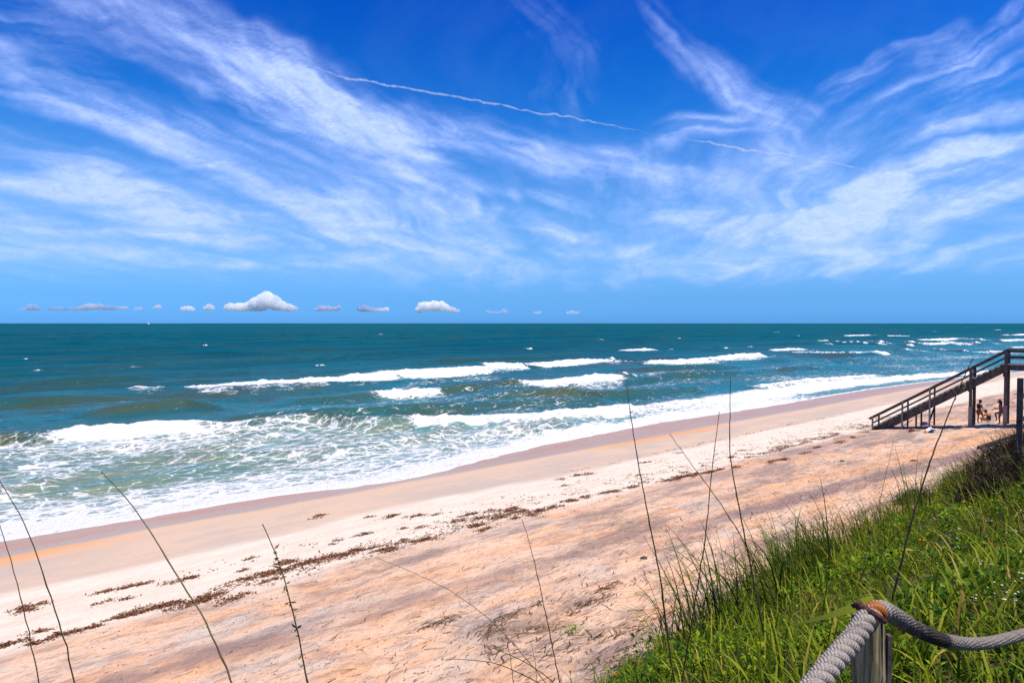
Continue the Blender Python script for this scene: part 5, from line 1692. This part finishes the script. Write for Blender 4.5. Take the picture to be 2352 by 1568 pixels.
CL = [(20, 1482, 70, 5), (110, 1470, 40, 2), (150, 1456, 50, 3), (215, 1441, 50, 3), (290, 1413, 55, 6), (325, 1404, 40, 4), (385, 1390, 40, 4), (470, 1378, 50, 6), (430, 1392, 50, 2),
      (545, 1372, 50, 4), (500, 1362, 30, 2), (590, 1325, 60, 7), (640, 1312, 50, 6), (620, 1335, 40, 2), (660, 1290, 50, 6), (705, 1293, 45, 5), (745, 1281, 45, 6), (790, 1273, 45, 5),
      (835, 1262, 45, 5), (875, 1263, 40, 4), (930, 1244, 50, 5), (975, 1240, 30, 4), (905, 1262, 35, 3), (830, 1229, 25, 2), (780, 1243, 40, 1), (1055, 1197, 35, 3), (1075, 1183, 30, 3),
      (1105, 1190, 45, 5), (1118, 1215, 30, 3), (1100, 1206, 30, 3), (1128, 1172, 20, 1), (1175, 1170, 45, 7), (1150, 1187, 40, 4), (1195, 1174, 30, 4), (1185, 1190, 22, 2), (1240, 1172, 35, 4), (1268, 1165, 35, 4),
      (1225, 1182, 20, 2), (1310, 1150, 30, 4), (1345, 1141, 25, 3), (1385, 1133, 25, 3), (1410, 1128, 22, 3), (1450, 1119, 25, 3), (1535, 1103, 25, 4), (1560, 1096, 30, 7), (1590, 1091, 30, 6),
      (1625, 1085, 25, 5), (1650, 1080, 20, 4), (1690, 1073, 22, 3), (1770, 1060, 30, 4), (1800, 1055, 25, 4), (1850, 1040, 25, 3), (1880, 1028, 22, 3), (1930, 1015, 22, 3), (1960, 1004, 20, 2), (1990, 992, 18, 2),
      (75, 1390, 40, 3), (60, 1401, 25, 2), (300, 1346, 30, 2), (245, 1358, 25, 2), (335, 1339, 25, 2), (270, 1352, 25, 1), (430, 1329, 20, 2), (385, 1340, 25, 1), (240, 1382, 18, 1), (290, 1376, 25, 1), (95, 1448, 25, 1),
      (905, 1184, 22, 3), (955, 1185, 30, 3), (890, 1190, 12, 1), (735, 1184, 14, 2), (726, 1190, 8, 1), (1000, 1182, 14, 1), (575, 1283, 14, 1), (560, 1310, 12, 1), (845, 1188, 14, 1), (930, 1213, 10, 1), (960, 1212, 14, 1),
      (1330, 1091, 18, 2), (1355, 1088, 20, 2), (1290, 1100, 16, 1), (1300, 1115, 16, 1), (1480, 1062, 16, 2), (1560, 1040, 14, 1), (1680, 1050, 20, 2), (1470, 1090, 14, 1), (1700, 1035, 12, 1),
      (2270, 930, 20, 2), (2300, 917, 20, 2), (2335, 905, 20, 2), (2330, 925, 22, 2), (2290, 940, 20, 2), (2345, 938, 20, 2)]
pts = []
for (a, b, sp_, wt) in CL:
    u, v = ray(a, b)
    g = ground_at(a, b)
    m_px = g[1] / 1568.0
    for _ in range(wt * 3):
        ct, cn = xy2tn(g[0], g[1])
        ct += rng.normal(0, sp_ * m_px * 0.42); cn += rng.normal(0, sp_ * m_px * 0.20)
        rad = rng.uniform(.05, .15) * (1.0 + 0.012 * max(0, g[1] - 20))
        k = int(rng.integers(14, 40))
        tt = ct + rng.normal(0, rad * 1.3, k); nn_ = cn + rng.normal(0, rad * 0.55, k)
        xx, yy = tn2xy(tt, nn_)
        zz = terrain(tt, nn_) + rng.random(k) * 0.045 * np.exp(-((tt - ct) / rad) ** 2) + 0.004
        pts.append(np.stack([xx, yy, zz], 1))
# loose scraps along the drift lines, and the thin dark line running off to the stairs
for (n_c, sdv, cnt, t0, t1) in ((19.7, .30, 2600, 5, 60), (20.1, .9, 2400, 6, 60), (22.0, .8, 420, 6, 60), (24.9, .12, 260, 26, 62), (20.6, 1.2, 500, 6, 60), (19.3, .12, 900, 34, 58), (14.0, 2.5, 1200, 55, 75)):
    tt = rng.uniform(t0, t1, cnt)
    nn_ = n_c + (fbm(tt * 0.3, tt * 0, 2, 77) - .5) * 1.0 + rng.normal(0, sdv, cnt)
    keep = fbm(tt * 1.3, nn_ * 1.3, 2, 79) > .50
    tt, nn_ = np.repeat(tt[keep], 3), np.repeat(nn_[keep], 3)
    tt = tt + rng.normal(0, .06, len(tt)); nn_ = nn_ + rng.normal(0, .03, len(tt))
    xx, yy = tn2xy(tt, nn_)
    pts.append(np.stack([xx, yy, terrain(tt, nn_) + .006], 1))
pts = np.concatenate(pts)
bits("seaweed_wrack", pts, 0.085, M_WRACK)
print("wrack", len(pts))

# twigs and dry stems strewn on the upper beach
def twig_litter(cnt):
    tt = rng.uniform(4, 42, cnt); nn_ = 7.6 + np.abs(rng.normal(0, 3.2, cnt))
    xx, yy = tn2xy(tt, nn_)
    P = [np.stack([xx, yy], 1)]
    for (a, b, sx, sy, c) in ((1392, 1352, .5, .16, 60), (1352, 1385, .6, .14, 70), (1120, 1455, .35, .3, 40), (1140, 1490, .5, .4, 30), (1250, 1440, .9, .3, 70), (1330, 1480, 1.0, .5, 60),
                              (1440, 1510, .8, .5, 80), (1480, 1430, 1.0, .4, 60), (1180, 1412, .8, .2, 80), (1010, 1430, .5, .2, 60)):
        g = ground_at(a, b); ct, cn = xy2tn(g[0], g[1])
        x2, y2 = tn2xy(ct + rng.normal(0, sx * .6, c), cn + rng.normal(0, sy * .6, c))
        P.append(np.stack([x2, y2], 1))
    P = np.concatenate(P)
    n = len(P)
    t, m = xy2tn(P[:, 0], P[:, 1])
    an = rng.normal(0.72, .7, n); L = rng.gamma(2.2, .085, n) + .05
    W = rng.uniform(.005, .011, n)
    V = np.zeros((n, 8, 3))
    for i in range(4):
        s = i / 3 - .5
        bend = rng.normal(0, .06, n) * L if i in (1, 2) else 0
        x = P[:, 0] + np.cos(an) * L * s - np.sin(an) * bend; y = P[:, 1] + np.sin(an) * L * s + np.cos(an) * bend
        a, b = xy2tn(x, y)
        z = terrain(a, b) + .010 + rng.random(n) * .02
        V[:, 2 * i] = np.stack([x - np.sin(an) * W, y + np.cos(an) * W, z], 1)
        V[:, 2 * i + 1] = np.stack([x + np.sin(an) * W, y - np.cos(an) * W, z + .004], 1)
    q = np.array([(0, 1, 3, 2), (2, 3, 5, 4), (4, 5, 7, 6)])
    F = ((np.arange(n) * 8)[:, None, None] + q[None]).reshape(-1, 4)
    tag(link_mesh("twig_litter", V.reshape(-1, 3), F, M_LITTER, attrs={"tint": np.repeat(rng.beta(1.6, 2.2, n), 8)}), kind="stuff")


twig_litter(2100)
# specks of broken shell
cnt = 1500
tt = rng.uniform(3, 45, cnt); nn_ = rng.uniform(8, 18.5, cnt)
xx, yy = tn2xy(tt, nn_)
tag(bits("shell_fragments", np.stack([xx, yy, terrain(tt, nn_) + .012], 1), .026, M_SHELL, .2), kind="stuff")
# small dark scraps
cnt = 9000
tt = 3 + 62 * rng.random(cnt) ** 1.3; nn_ = 8 + rng.beta(1.2, 1.3, cnt) * 11
k = fbm(tt * .5, nn_ * 1.2, 3, 311) > .5
tt, nn_ = tt[k], nn_[k]
xx, yy = tn2xy(tt, nn_)
bits("sand_debris", np.stack([xx, yy, terrain(tt, nn_) + .008], 1), .042, M_LITTER, .2)
